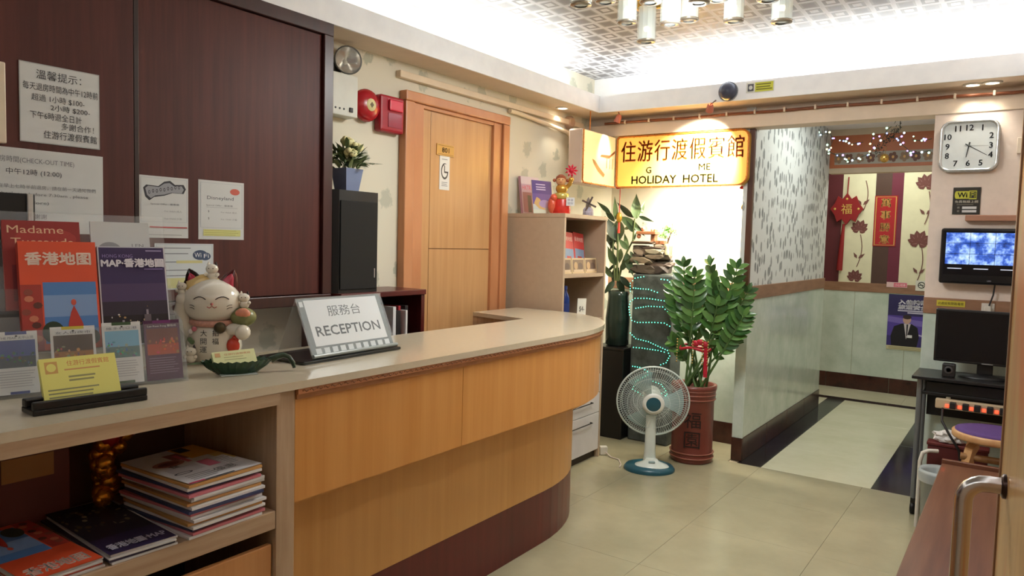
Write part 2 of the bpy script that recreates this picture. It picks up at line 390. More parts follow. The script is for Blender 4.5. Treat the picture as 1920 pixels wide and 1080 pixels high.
def leafp(px, py, s, ang):
    a = radians(ang); cx_, cz_ = ex(px), ez(py)
    q = [(0, 0), (.4*s*cos(a)-.2*s*sin(a), .4*s*sin(a)+.2*s*cos(a)), (s*cos(a), s*sin(a)), (.4*s*cos(a)+.2*s*sin(a), .4*s*sin(a)-.2*s*cos(a))]
    ep.poly([(cx_+x/1.3, cz_+z/1.2) for x, z in q], (112, 72, 66))
flower(1611, 432, .10); stalk(1614, 440, 1610, 502); leafp(1612, 486, .08, 40); leafp(1610, 486, .07, 120); flower(1607, 525, .09)
stalk(1619, 338, 1617, 395); leafp(1616, 384, .08, 45); leafp(1613, 384, .07, 125)
flower(1724, 455, .12); stalk(1730, 460, 1725, 525); leafp(1728, 510, .07, 45); leafp(1725, 510, .07, 125)
flower(1731, 350, .11); stalk(1738, 360, 1733, 420); leafp(1735, 402, .08, 45); leafp(1732, 402, .07, 130)
ep.build(we, 'striped_flower_paper')
# cable trunking and conduit high on the left wall
struct('trim_5', MB().box(XL, 2.75, 2.215, XL+.035, 4.62, 2.25, .004), P((222, 204, 178), .5), 'painted cable trunking above the door')
a0, a1 = W(955, 218, 0, XL+.03), W(1070, 255, 0, XL+.03)
pt = thing('conduit_pipe', 'cream painted pipe running down to the side light box', 'pipe', (XL+.02, 4.0, 2.1))
obj('pipe', MB().tube([(XL+.025, 3.72, 2.20), (XL+.025, 3.80, 2.20), (XL+.025, 4.40, 2.165), (XL+.03, 4.52, 2.12)], .014), P((226, 206, 176), .4), pt)
obj('junction_box', MB().lathe([(.045, 0), (.045, .03), (.03, .045)], 16, Matrix.Translation((XL+.0, 4.45, 2.235)) @ Matrix.Rotation(pi/2, 4, 'Y')), P((176, 146, 122), .5), pt)
# ================================================================== DOOR 801
M_door = wood((186, 138, 88), (206, 160, 110), (1, 1, .05), 30, .32); M_frame = wood((176, 112, 70), (204, 144, 100), (1, .15, .05), 30, .35)
dr = thing('door_1', None, None, (XL, 3.24, 0)); dr['kind'] = 'structure'; dr['label'] = 'pale wooden door with a brass number plate 801'
y0, y1, zt = 2.93, 3.55, 2.085
lf = obj('leaf', MB().box(XL, y0, 0, XL+.012, y1, zt), P((120, 80, 46), .6), dr)
for a, b, c, d in ((y0, y0+.075, 0, zt), (y0+.078, y1, 0, .6), (y0+.078, y1, .604, 1.348), (y0+.078, y1, 1.352, zt)):
    obj('panel', MB().box(XL+.012, a, c, XL+.016, b, d, .0015), M_door, lf)
obj('frame', MB().box(XL, 2.778, 0, XL+.05, 2.845, 2.1045, .006).box(XL, 2.846, 0, XL+.035, y0, 2.1045, .004)
    .box(XL, y1, 0, XL+.035, 3.629, 2.1045, .004).box(XL, 3.63, 0, XL+.05, 3.695, 2.1045, .006)
    .box(XL, y0, zt, XL+.033, y1, 2.105, .004).box(XL, 2.778, 2.105, XL+.052, 3.695, 2.156, .006), M_frame, dr)
q0, q1 = W(819, 270, 0, XL+.02), W(858, 300, 0, XL+.02)
Mp = frame((XL+.022, q0.y, q1.z+.01), LEFTW)
pl = obj('number_plate', MB(Mp).box(0, 0, 0, .145, .005, .062, .001), P((206, 160, 86), .35, .15), dr)
pr_ = Print(Mp, .145, .062); pr_.rect(.04, .1, .96, .13, (120, 84, 40)).rect(.04, .87, .96, .9, (120, 84, 40)).text('801', .5, .5, .42, (60, 38, 22), .42, bold=.0006); pr_.build(pl)
q0 = W(824, 355, 0, XL+.02)
Mp = frame((XL+.018, q0.y, q0.z), LEFTW)
def d_(p):
    p.disc(.5, .55, .36, .24, (60, 60, 60)).disc(.5, .55, .27, .18, (226, 222, 214)).rect(.45, .55, .85, .76, (226, 222, 214)).rect(.44, .5, .52, .72, (60, 60, 60)).rect(.5, .5, .76, .55, (60, 60, 60))
    p.lines(.2, .8, (.9, .22, .17, .12), .02, (140, 140, 140))
sheet('door_notice', 'small white notice with a black ring emblem under the number plate', 'notice', Mp, .085, .185, .001, (226, 222, 214), d_)
# ================================================================== DARK WALL CABINET
M_dk = wood((66, 30, 26), (90, 44, 38), (1, 1, .05), 36, .5, spec=.3); M_dk2 = wood((44, 18, 16), (64, 28, 24), (1, 1, .05), 36, .35)
PXF = -2.455
wc = thing('wall_cabinet', 'long dark reddish brown wall cabinet with sliding panel doors', 'cabinet', (-2.56, .8, 1.11))
obj('carcass', MB().box(XL, -.6, 1.11, -2.49, 2.155, ZS-.002), M_dk2, wc)
obj('frame', MB().box(-2.49, -.6, 2.245, PXF, 2.155, ZS-.002, .003).box(-2.49, -.6, 1.11, PXF, 2.155, 1.155, .003).box(-2.49, 2.105, 1.155, PXF, 2.155, 2.245, .003), M_dk2, wc)
d1 = obj('sliding_door', MB().box(-2.488, 1.285, 1.158, -2.472, 2.103, 2.243, .002), M_dk, wc)
d2 = obj('sliding_door', MB().box(-2.472, .30, 1.158, PXF-.002, 1.30, 2.243, .002), M_dk, wc)
obj('edge_strip', MB().box(-2.472, 1.301, 1.158, PXF-.002, 1.318, 2.243, .002), P((38, 16, 14), .4), wc)
d3 = obj('sliding_door', MB().box(-2.488, -.56, 1.158, -2.472, .31, 2.243, .002), M_dk, wc)
PAP = (206, 208, 206); INK = (44, 44, 50)
def wallsheet(name, label, tl, br, c, draw, xp=PXF, t=.0015, cat='notice'):
    a, b = W(*tl, 0, xp+t), W(*br, 0, xp+t); w_, h_ = b.y-a.y, a.z-b.z
    if draw == 'size': return w_, h_
    return sheet(name, label, cat, frame((xp+t, a.y, b.z), LEFTW), w_, h_, t, c, draw, rough=.3)
def d_(p):
    p.rect(.0, .0, .012, 1, (176, 180, 178)).rect(.988, 0, 1, 1, (176, 180, 178)).rect(0, .988, 1, 1, (176, 180, 178)).rect(0, 0, 1, .012, (176, 180, 178))
    p.text('溫馨提示：', .2, .87, .115, INK, .56, 'l').text('每天退房時間為中午12時前', .04, .71, .095, INK, .94, 'l')
    p.text('超過 1小時 $100-', .14, .575, .09, INK, .66, 'l').text('2小時 $200-', .37, .47, .085, INK, .5, 'l')
    p.text('下午6時退全日計', .12, .355, .095, INK, .64, 'l').text('多謝合作！', .5, .245, .09, INK, .42, 'l').text('住游行渡假賓館', .28, .12, .1, INK, .68, 'l')
wallsheet('handwritten_notice', 'laminated white sheet with seven handwritten lines of Chinese', (35, 112), (187, 281), PAP, d_)
def d_(p):
    p.text('退房時間(CHECK-OUT TIME)', .08, .86, .085, (120, 122, 128), .66, 'l').text('中午12時 (12:00)', .18, .72, .085, (70, 70, 78), .45, 'l')
    p.text('如需在早上七時半前退房，請在前一天通知我們', .03, .55, .05, (120, 122, 126), .9, 'l').text('(check out before 7:30am , please', .1, .46, .045, (110, 112, 116), .76, 'l')
    p.text('one day before)', .1, .36, .045, (110, 112, 116), .42, 'l').text('謝謝', .4, .2, .06, (100, 100, 106), .1, 'l')
wallsheet('checkout_notice', 'white check-out time sheet on the dark panel above the brochure rack', (-35, 270), (194, 440), PAP, d_)
def d_(p):
    p.rect(.03, .26, .97, .97, (176, 182, 190)).rect(.04, .265, .96, .965, PAP)
    q = [(.08, .80), (.14, .85), (.38, .84), (.5, .92), (.62, .94), (.72, .88), (.9, .89), (.95, .82), (.9, .74), (.66, .74), (.5, .69), (.3, .66), (.2, .6), (.12, .66)]
    p.poly(q, (44, 44, 52)).poly([(.5+(x-.5)*.9, .775+(z-.775)*.78) for x, z in q], (150, 152, 158))
    for i in range(9): p.disc(.2+i*.075, .735+.013*i+.01*(i % 2), .022, .03, (58, 58, 66), 9).disc(.2+i*.075, .735+.013*i+.01*(i % 2), .010, .016, (170, 170, 176), 8)
    p.text('Special Offer : 優惠價', .22, .55, .035, (90, 90, 96), .58, 'l').text('For Adult 成人', .5, .44, .03, (140, 142, 146), .36, 'l').text('For Child 小童', .5, .32, .03, (140, 142, 146), .36, 'l')
    p.rect(.2, .165, .97, .185, (176, 66, 72)).lines(.05, .95, (.05,), .008, (140, 140, 140))
wallsheet('ticket_leaflet', 'white ticket price sheet with a dark bottle-shaped emblem', (260, 327), (353, 447), PAP, d_, xp=-2.4718)
def d_(p):
    p.rect(.04, .2, .96, .96, (172, 178, 186)).rect(.05, .205, .95, .955, PAP)
    p.disc(.79, .83, .11, .055, (198, 92, 76)).text('Disneyland', .47, .70, .075, (70, 70, 80), .58)
    p.text('Special Offer : 優惠價', .16, .58, .035, (90, 90, 96), .58, 'l').rect(.16, .545, .85, .55, (150, 150, 156))
    p.text('$', .2, .475, .04, (70, 70, 76), None, 'l').text('For Adult 成人', .48, .47, .03, (130, 132, 136), .36, 'l').text('$', .2, .355, .04, (70, 70, 76), None, 'l').text('For Child 小童', .48, .35, .03, (130, 132, 136), .36, 'l')
    p.rect(.1, .06, .92, .17, (206, 206, 130)).lines(.12, .88, (.15, .115, .08), .008, (170, 164, 96))
wallsheet('park_leaflet', 'white park ticket sheet with small red oval and yellow foot strip', (372, 336), (457, 450), PAP, d_, xp=-2.4718)
def d_(p):
    p.rect(.02, .02, .98, .98, (176, 186, 196)).rect(.03, .03, .97, .97, (206, 212, 214))
    p.lines(.05, .6, (.9, .78, .6), .018, (120, 124, 130)).rect(.35, .57, .8, .63, (206, 200, 140)).lines(.05, .65, (.42, .3), .018, (120, 124, 130)).rect(.03, .03, .97, .25, (206, 204, 146))
    p.disc(.76, .75, .13, .11, (60, 76, 104)).disc(.85, .72, .1, .09, (60, 76, 104)).text('Wi', .72, .75, .10, (230, 232, 236), .12).text('Fi', .87, .73, .09, (230, 232, 236), .09)
wallsheet('wifi_leaflet', 'pale blue sheet with dark internet badge behind the lucky cat', (290, 456), (400, 540), (206, 212, 214), d_, xp=-2.4718)
# picture frame at the left edge of view
a, b = W(-70, 104, 0, PXF), W(8, 270, 0, PXF)
pf = thing('picture_frame', 'cream framed picture on the dark panel at the left edge', 'picture', (PXF, (a.y+b.y)/2, b.z))
Mp = frame((PXF+.02, a.y, b.z), LEFTW); w_, h_ = b.y-a.y, a.z-b.z
obj('frame', MB(Mp).box(0, 0, 0, .025, .02, h_, .004).box(w_-.025, 0, 0, w_, .02, h_, .004).box(.025, 0, 0, w_-.025, .02, .025, .004).box(.025, 0, h_-.025, w_-.025, .02, h_, .004), P((222, 206, 180), .35), pf)
obj('picture', MB(Mp).box(.02, .01, .02, w_-.02, .02, h_-.02), P((90, 60, 46), .4, var=.4, vs=20), pf)
# ================================================================== ALARM GROUP
ga = thing('alarm_bell', 'round red fire alarm bell with a brass centre', 'alarm bell', (XL, 2.524, 2.03))
Mb = Matrix.Translation((XL, 2.524, 2.035)) @ Matrix.Rotation(pi/2, 4, 'Y')
obj('gong', MB(Mb).lathe([(.078, .02), (.078, .032), (.07, .048), (.045, .06), (.03, .063)], 28), P((168, 26, 36), .25), ga)
obj('backplate', MB(Mb).lathe([(.05, 0), (.05, .02)], 20), P((110, 20, 28), .4), ga)
hb = obj('hub_label', MB(Mb).lathe([(.03, .063), (.027, .066), (.001, .067)], 20), P((216, 206, 150), .4), ga)
obj('centre_mark', MB(Mb).prism([(.014, 0), (0, .012), (-.014, 0), (0, -.012)], .0668, .068), P((90, 80, 40), .4), hb)
cp = thing('fire_call_point', 'red break-glass fire call box between bell and door frame', 'call point', (XL, 2.66, 1.93))
obj('case', MB().box(XL, 2.60, 1.925, XL+.05, 2.765, 2.105, .012), P((158, 28, 44), .3), cp)
obj('lid', MB().box(XL+.05, 2.65, 2.03, XL+.064, 2.745, 2.085, .006), P((206, 52, 70), .25), cp)
obj('window', MB().box(XL+.05, 2.65, 1.95, XL+.053, 2.745, 2.02, .001), P((150, 60, 74), .1), cp)
el = thing('emergency_light', 'grey white emergency light box with a round clear lamp on top', 'emergency light', (XL, 2.33, 1.95))
bx_ = obj('case', MB().box(XL, 2.22, 1.955, XL+.075, 2.425, 2.145, .004), P((206, 206, 196), .45), el)
for i, yy in enumerate((2.29, 2.315, 2.34)): obj('indicator', MB(Matrix.Translation((XL+.075, yy, 1.985)) @ Matrix.Rotation(pi/2, 4, 'Y')).lathe([(.005, 0), (.004, .003)], 10), P((50, 50, 50), .4), bx_)
obj('switch', MB().box(XL+.075, 2.372, 1.975, XL+.081, 2.392, 1.997, .002), P((40, 36, 36), .4), bx_)
Ml = Matrix.Translation((XL+.05, 2.378, 2.212)) @ Matrix.Rotation(radians(90), 4, 'Y') @ Matrix.Rotation(radians(25), 4, 'X')
lh = obj('lamp_housing', MB(Ml).lathe([(.03, -.04), (.055, -.015), (.064, .012), (.066, .02), (.06, .02)], 24, cap=False), P((96, 96, 92), .4), el)
obj('reflector', MB(Ml).lathe([(.012, -.03), (.045, -.008), (.06, .016)], 24, cap=False), P((236, 236, 232), .16, 1), el)
obj('lens', MB(Ml).lathe([(.06, .018), (.04, .026), (.001, .03)], 24), P((230, 232, 232), .05, var=0, alpha=.1), el)
obj('bracket', MB().box(XL, 2.33, 2.14, XL+.02, 2.37, 2.2, .003), P((90, 90, 86), .5), el)
# ================================================================== SPEAKER ON ITS SHELF, FLOWERS
sh = thing('side_shelf_unit', 'dark red open shelf unit behind the reception sign', 'shelf', (-2.54, 2.44, 0))
M_rd = wood((70, 20, 18), (96, 32, 28), (1, .1, .1), 30, .3)
obj('top', MB().box(XL, 2.17, 1.13, -2.41, 2.72, 1.155, .003), M_rd, sh)
obj('side', MB().box(XL, 2.695, 0, -2.42, 2.72, 1.13, .002), M_rd, sh); obj('side', MB().box(XL, 2.17, 0, -2.42, 2.195, 1.13, .002), M_rd, sh)
obj('shelf', MB().box(XL, 2.195, .80, -2.43, 2.695, .82), M_rd, sh); obj('back', MB().box(XL, 2.195, 0, XL+.01, 2.695, 1.13), P((36, 14, 14), .6), sh)
sp = thing('loudspeaker', 'tall black loudspeaker carrying the blue flower pot', 'speaker', (-2.55, 2.3, 1.155))
obj('cabinet', MB().prism([(-2.65, 2.15), (-2.47, 2.15), (-2.44, 2.18), (-2.44, 2.41), (-2.47, 2.44), (-2.65, 2.44)], 1.155, 1.605), P((16, 16, 17), .45), sp)
obj('grille', MB().box(-2.44, 2.185, 1.17, -2.434, 2.405, 1.56, .003), P((12, 12, 12), .8), sp)
obj('badge', MB().box(-2.434, 2.385, 1.22, -2.4325, 2.391, 1.262), P((170, 170, 170), .3, .6), sp)
fp = thing('flower_pot', 'blue grey square flower pot with cream flowers on the loudspeaker', 'potted plant', (-2.52, 2.285, 1.606))
Mq = Matrix.Translation((-2.52, 2.295, 1.606))
obj('pot', MB(Mq @ Matrix.Rotation(pi/4, 4, 'Z')).lathe([(.052, 0), (.072, .1), (.066, .1), (.06, .085)], 4, smooth=False), P((120, 134, 168), .4), fp)
def leaf_mesh(name, L, Wd, mat, fold=.25, bend=.25, n=5, sharp=False):
    """leaf along +x, lying in xy, drooping in z"""
    v = []; f = []
    for i in range(n+1):
        t = i/n; ww = Wd*((sin(pi*(t*.97+.03)**.72)**1.25) if sharp else (sin(pi*min(1, t*.92+.06))**.8))*(1 if i < n else .02); z = -bend*L*t*t
        v += [(L*t, -ww/2, z+fold*ww/2), (L*t, 0, z), (L*t, ww/2, z+fold*ww/2)]
    for i in range(n):
        a = i*3; f += [(a, a+3, a+4, a+1), (a+1, a+4, a+5, a+2)]
    return MB().add(v, f, True).mesh(name, mat)
def aim(p, d, roll=0):
    d = Vector(d).normalized(); q = d.to_track_quat('X', 'Z').to_matrix().to_4x4()
    return Matrix.Translation(p) @ q @ Matrix.Rotation(roll, 4, 'X')
def aimn(p, d, nrm):
    x = Vector(d).normalized(); n = Vector(nrm); z = (n-x*n.dot(x)).normalized(); y = z.cross(x)
    return Matrix(((x.x, y.x, z.x, p[0]), (x.y, y.y, z.y, p[1]), (x.z, y.z, z.z, p[2]), (0, 0, 0, 1)))
lm = [leaf_mesh('leaf', .055, .018, P(c, .5), .2, .3) for c in ((96, 118, 76), (124, 138, 92), (76, 96, 58))]
rnd = random.Random(3)
for i in range(110):
    a, e = rnd.random()*2*pi, rnd.uniform(.1, 1.4); r = rnd.uniform(.01, .06)
    p = Mq @ Vector((r*cos(a), r*sin(a), .085+rnd.uniform(0, .11)*(1-r*6)+.01)); inst('leaf', lm[i % 3], fp, aim(p, (cos(a)*cos(e), sin(a)*cos(e), sin(e)), rnd.uniform(-1, 1)))
fm = MB()
for k in range(7): fm.ball((.018*cos(k), .018*sin(k), .008*(k % 3)), .014, 8)
fm = fm.mesh('blossom', P((222, 214, 160), .6))
for x, y, z in ((.03, .03, .19), (.045, -.02, .16), (0, .0, .215), (-.02, .03, .17)): inst('blossom', fm, fp, Mq @ Matrix.Translation((x, y, z)))
st = MB(Mq)
for k in range(6): st.tube([(0, 0, .08), (.02*cos(k), .02*sin(k), .13), (.04*cos(k), .04*sin(k), .2)], .002, 5)
st.tube([(0, .02, .08), (.02, .08, .13), (.03, .14, .135)], .002, 5)
obj('stems', st, P((70, 90, 50), .6), fp)
for k in range(7): inst('leaf', lm[0], fp, Mq @ aim((.02+.0015*k, .08+.01*k, .13), (.6*(-1)**k, .7, .4)) @ Matrix.Scale(.7, 4))
for i, (c, t, w_) in enumerate((((206, 206, 206), .02, .2), ((34, 32, 34), .03, .2), ((150, 40, 48), .016, .18), ((216, 214, 210), .012, .21), ((40, 38, 40), .02, .19))):
    yy = 2.50+sum((.022, .034, .02, .016, .024)[:i])
    tag(obj('folder', MB().box(-2.62, yy, .821, -2.62+w_, yy+t, 1.08-.02*(i % 2), .002), P(c, .4)),
        ('white folder leaning first in the dark red shelf', 'thick black folder next to the red one on the shelf', 'thin red folder standing in the dark red shelf', 'slim white folder right of the red one', 'last black folder by the shelf side')[i], 'folder', 'folders in the dark red shelf')
# ================================================================== RECEPTION COUNTER
M_ash = wood((172, 142, 112), (200, 172, 142), (1, 1, .08), 55, .4); M_ashh = wood((172, 142, 112), (200, 172, 142), (1, .06, 1), 55, .4)
M_top = P((204, 190, 164), .2, vs=60, var=.05, coat=.25); M_org = wood((208, 142, 72), (224, 162, 92), (1, 1, .04), 26, .3)
M_org2 = wood((206, 150, 82), (220, 166, 98), (1, 1, .04), 26, .32); M_kick = wood((84, 24, 24), (108, 36, 34), (1, 1, .04), 26, .3)
def outline(ins, ys, n=14, back=True):
    """front edge and rounded end of the counter, inset by ins, from y=ys to the return"""
    pts = [(-1.625-ins, ys)]; a, b = .625-ins, .83-ins
    pts += [(-2.25+a*cos(pi/2*i/n), 2.85+b*sin(pi/2*i/n)) for i in range(n+1)]
    pts.append((-2.53, 3.68-ins)); return pts
def wall_strip(pts, z0, z1, t=.018):
    """vertical sheet following the outline, thickness inward"""
    mb = MB(); n = len(pts); ins = []
    for i, p in enumerate(pts):
        a = Vector(pts[max(0, i-1)]); b = Vector(pts[min(n-1, i+1)]); d = (b-a).normalized(); ins.append((p[0]-d.y*t, p[1]+d.x*t))
    v = [(x, y, z0) for x, y in pts]+[(x, y, z1) for x, y in pts]+[(x, y, z0) for x, y in ins]+[(x, y, z1) for x, y in ins]
    f = []
    for i in range(n-1):
        f += [(i, i+1, n+i+1, n+i), (2*n+i+1, 2*n+i, 3*n+i, 3*n+i+1), (n+i, n+i+1, 3*n+i+1, 3*n+i), (2*n+i, 2*n+i+1, i+1, i)]
    f += [(0, n, 3*n, 2*n), (n-1, 3*n-1, 4*n-1, 2*n-1)]
    return mb.add(v, f, False)
ct = thing('countertop', 'beige laminate countertop with a rounded end and carved edge', 'countertop', (-1.85, 2.0, .945))
tp = outline(0, -.4)+[(-2.53, 3.25), (-2.13, 3.17), (-2.13, -.4)]
obj('top_board', MB().prism(tp, .978, 1.0), M_top, ct)
obj('edge_band', MB().box(-2.13, -.4, .945, -1.626, 1.253, .978), M_ashh, ct)
eb = obj('edge_moulding', wall_strip(outline(.004, 1.316), .962, .978, .03), M_frame, ct)
obj('lower_bead', wall_strip(outline(.010, 1.316), .947, .962, .03), wood((150, 96, 54), (180, 122, 74), (1, .2, .2), 60, .4), ct)
sc_ = MB().tube([(0, -.010, 0), (0, -.004, .003), (0, .004, -.003), (0, .010, 0)], .0022, 5).mesh('carving', P((140, 88, 50), .5))
for i in range(60): inst('carving', sc_, eb, Matrix.Translation((-1.629, 1.34+i*.0255, .970)) @ Matrix.Rotation(pi*(i % 2), 4, 'X'))
cf = thing('counter_front', 'curved orange wood reception counter with dark red kick board', 'counter', (-1.9, 2.3, 0))
fo = outline(.018, 1.316)
obj('fascia_panel', wall_strip([fo[0], (fo[0][0], 2.06)], .654, .947), M_org, cf)
obj('fascia_panel', wall_strip([(fo[0][0], 2.062)]+fo[1:], .654, .947), M_org, cf)
obj('fascia_underside', MB().prism(outline(.036, 1.316)+[(-2.40, 3.3), (-2.12, 3.2), (-2.12, 1.316)], .64, .654), M_org2, cf)
lo = outline(.15, 1.316)
obj('lower_panel', wall_strip(lo, .247, .64), M_org2, cf); obj('kick_board', wall_strip(outline(.152, 1.316), 0, .245), M_kick, cf)
obj('back_panel', MB().box(-2.125, 1.32, 0, -2.105, 3.2, .978).box(-2.53, 3.25, 0, -2.12, 3.27, .978), M_ash, cf)
ou = thing('open_shelf_unit', 'open ash wood shelf unit at the near end of the counter', 'shelf', (-1.86, .4, 0))
obj('divider', MB().box(-2.1, 1.254, 0, -1.642, 1.315, .977, .002), M_ash, ou)
obj('side', MB().box(-2.1, -.4, 0, -1.642, -.35, .945, .002), M_ash, ou)
obj('shelf_board', MB().box(-2.1, -.35, .598, -1.643, 1.253, .649, .002), M_ashh, ou)
obj('back', MB().box(-2.1, -.35, 0, -2.085, 1.253, .945), P((96, 66, 48), .6), ou)
for a, b in ((-.345, .19), (.195, .72), (.725, 1.25)):
    obj('door', MB().box(-1.672, a, .02, -1.655, b, .553, .003), wood((196, 134, 78), (212, 154, 98), (1, 1, .05), 30, .35), ou)
obj('gap_shade_board', MB().box(-2.08, -.35, .02, -1.70, 1.253, .05), M_gap_shade, ou)  # dark colour paints in the shade of the void under the shelf
# ------------------------------------------------------------------ shelf contents
def stack_frame(pa, pb, z):
    """frame whose origin is pa, x towards pb"""
    a, b = Vector(pa), Vector(pb); d = (b-a); return frame((a.x, a.y, z), (-d.y, d.x)), d.length
ZSH = .650
# low pile of orange maps
def map_orange(p, flip=False):
    f = (lambda a, b, c, d: (1-c, 1-d, 1-a, 1-b)) if flip else (lambda *q: q)
    R_ = lambda a, b, c, d, col: p.rect(*f(a, b, c, d), col)
    R_(0, 0, 1, 1, (222, 84, 48)); R_(.0, .0, .26, .6, (170, 60, 50)); R_(.28, .06, .97, .62, (84, 130, 190)); R_(.28, .3, .97, .5, (130, 160, 204))
    for i in range(9): p.disc(*((lambda x, z: (1-x, 1-z) if flip else (x, z))(.13+.08*sin(i*2.3), .05+.06*i)), .06, .03, ((96, 50, 40), (200, 120, 90), (140, 70, 56))[i % 3], 8)
    p.disc(*((lambda x, z: (1-x, 1-z) if flip else (x, z))(.38, .16)), .14, .1, (40, 56, 36)); p.disc(*((lambda x, z: (1-x, 1-z) if flip else (x, z))(.88, .1)), .1, .07, (46, 50, 40))
    q = [(.55, .06), (.58, .24), (.62, .34), (.66, .40), (.7, .34), (.76, .24), (.82, .06)]
    p.poly([(1-x, 1-z) for x, z in q] if flip else q, (190, 62, 50)); p.disc(*((lambda x, z: (1-x, 1-z) if flip else (x, z))(.66, .43)), .035, .03, (206, 90, 70), 10)
def lay(name, label, cat, pa, pb, depth, z, t, n, c, draw, group=None, jit=.004):
    """pile of n booklets; front edge pa->pb, print read from the front"""
    M, w_ = stack_frame(pa, pb, z); th = thing(name, label, cat, M @ Vector((w_/2, depth/2, 0)), group)
    rn = random.Random(len(label))
    for i in range(n):
        mb = MB(M @ Matrix.Translation((rn.uniform(-jit, jit), rn.uniform(-jit, jit), i*t/n)) @ Matrix.Rotation(rn.uniform(-jit, jit)*6, 4, 'Z')).box(0, 0, 0, w_, depth, t/n*.86)
        o = obj('booklet', mb, P(c[i % len(c)], .4, var=.05), th)
    Mt = M @ Matrix.Translation((0, 0, t)) @ Matrix.Rotation(-pi/2, 4, 'X')
    p = Print(Mt, w_, depth, -.0008); draw(p); p.build(th, 'cover_print'); return th
W66 = lambda x, y: W(x, y, 2, .66)
def d_(p):
    map_orange(p, True)
    p.rect(0, 0, 1, .24, (222, 84, 48)); p.text('香港地图', .5, .12, .13, (240, 220, 206), .8, bold=.001)
a_, b_ = Vector((-1.652, .645, 0)), Vector((-1.655, .80, 0))
lay('map_pile', 'short pile of orange Hong Kong maps lying on the shelf', 'maps', a_, b_, .36, ZSH, .02, 4, ((206, 200, 196), (190, 90, 70), (216, 212, 208)), d_)
def d_(p):
    p.rect(0, 0, 1, 1, (30, 26, 38)); p.rect(0, 0, 1, .3, (44, 34, 66))
    rr = random.Random(5)
    for i in range(46): p.disc(rr.uniform(.05, .95), rr.uniform(.45, .9), rr.uniform(.01, .05), rr.uniform(.008, .03), ((120, 110, 80), (70, 66, 60), (150, 140, 110), (90, 70, 40))[i % 4], 7)
    p.text('香港地圖·MAP', .5, .1, .09, (216, 212, 226), .86, bold=.0008)
lay('map_pile', 'pile of dark night-view maps between orange maps and magazines', 'maps', (-1.648, .812, 0), (-1.640, .965, 0), .37, ZSH, .022, 4, ((210, 206, 204), (60, 50, 70), (220, 216, 214)), d_)
def d_(p):
    p.rect(0, 0, 1, 1, (216, 212, 212)); p.rect(.62, .62, 1, 1, (226, 176, 70)); p.rect(.84, .35, 1, .62, (230, 200, 120))
    p.disc(.3, .62, .2, .09, (170, 120, 112)); p.disc(.3, .62, .14, .05, (120, 70, 64)); p.rect(.42, .66, .62, .86, (150, 100, 96)); p.rect(.1, .3, .5, .48, (196, 190, 190))
    p.disc(.2, .3, .12, .03, (40, 40, 44)); p.disc(.2, .3, .09, .02, (200, 196, 196)); p.rect(.55, .3, .72, .5, (206, 110, 130)); p.rect(.5, .55, .56, .8, (206, 110, 130)); p.rect(.75, .2, .95, .5, (230, 226, 226))
    p.lines(.12, .5, (.08, .12, .16, .2), .012, (120, 118, 120)); p.lines(.77, .93, (.24, .28, .32, .36, .4, .44), .012, (150, 148, 150)); p.rect(0, 0, .2, .03, (200, 60, 90)); p.rect(.2, .0, .6, .02, (60, 60, 64))
    p.text('食', .26, .5, .09, (70, 66, 70)).text('優惠', .62, .16, .1, (90, 88, 90)).rect(.64, .82, .8, .97, (60, 56, 60))
g1, g2 = W(345, 940, 2, .762), W(520, 884, 2, .762)
lay('magazine_pile', 'tall pile of white glossy magazines leaning at the shelf end', 'magazines', (-1.637, 1.0, 0), (-1.650, 1.215, 0), .30, ZSH, .138, 17, ((222, 218, 216), (206, 120, 130), (60, 66, 100), (226, 222, 220), (200, 150, 90), (216, 214, 214)), d_, jit=.009)
bxs = thing('cardboard_box', 'plain brown box with a tan label at the back of the shelf', 'box', (-2.0, .66, ZSH))
obj('body', MB().box(-2.08, .45, ZSH, -2.03, .90, .90, .004), P((110, 62, 56), .6), bxs); obj('label_patch', MB().box(-2.03, .74, .77, -2.028, .86, .83, .001), P((170, 124, 70), .5), bxs)
gd = thing('gold_ornament', 'red and gold foil ornament standing between brown box and magazines', 'ornament', (-1.96, .985, ZSH))
mb = MB(); rr = random.Random(9)
for i in range(24): mb.ball((-2.0+rr.uniform(-.03, .03), .985+rr.uniform(-.03, .03), .68+i*.0075), rr.uniform(.018, .03), 8)
obj('gold_body', mb, P((206, 140, 40), .25, .8, var=.5, vs=40), gd)
mb = MB()
for i in range(22): mb.ball((-1.995+rr.uniform(-.04, .04), .99+rr.uniform(-.045, .045), .85+rr.uniform(0, .07)), rr.uniform(.016, .028), 7)
obj('red_foil', mb, P((160, 20, 18), .3, .3, var=.4, vs=40), gd)
# ================================================================== ON THE COUNTER
ZT = 1.0005
# --- brochure rack
Pl, Pr = W(-60, 757, 2, ZT), W(352, 714, 2, ZT)
MR, RW = stack_frame(Pl, Pr, ZT)
M_acr = P((226, 232, 232), .06, var=0, alpha=.16, spec=.6)
rk = thing('brochure_rack', 'clear acrylic tiered brochure rack on the counter', 'rack', MR @ Vector((RW/2, .1, 0)))
TILT = Matrix.Rotation(radians(-14), 4, 'X')
TIER = [MR @ Matrix.Translation((0, o, z)) @ TILT for o, z in ((.012, .008), (.062, .10), (.112, .20))]
obj('base', MB(MR).box(0, 0, 0, RW, .20, .006, .001), M_acr, rk)
for i, (T_, h) in enumerate(zip(TIER, (.19, .22, .26))):
    obj('back_plate', MB(T_).box(0, .036, 0, RW, .039, h), P((226, 232, 232), .06, var=0, alpha=.1, spec=.5), rk)
    obj('lip', MB(T_).box(0, -.012, 0, RW, -.009, (.15, .05, .05)[i]), P((226, 232, 232), .06, var=0, alpha=.07, spec=.4), rk)
    obj('tier_floor', MB(T_).box(0, -.012, -.004, RW, .039, -.001), M_acr, rk)
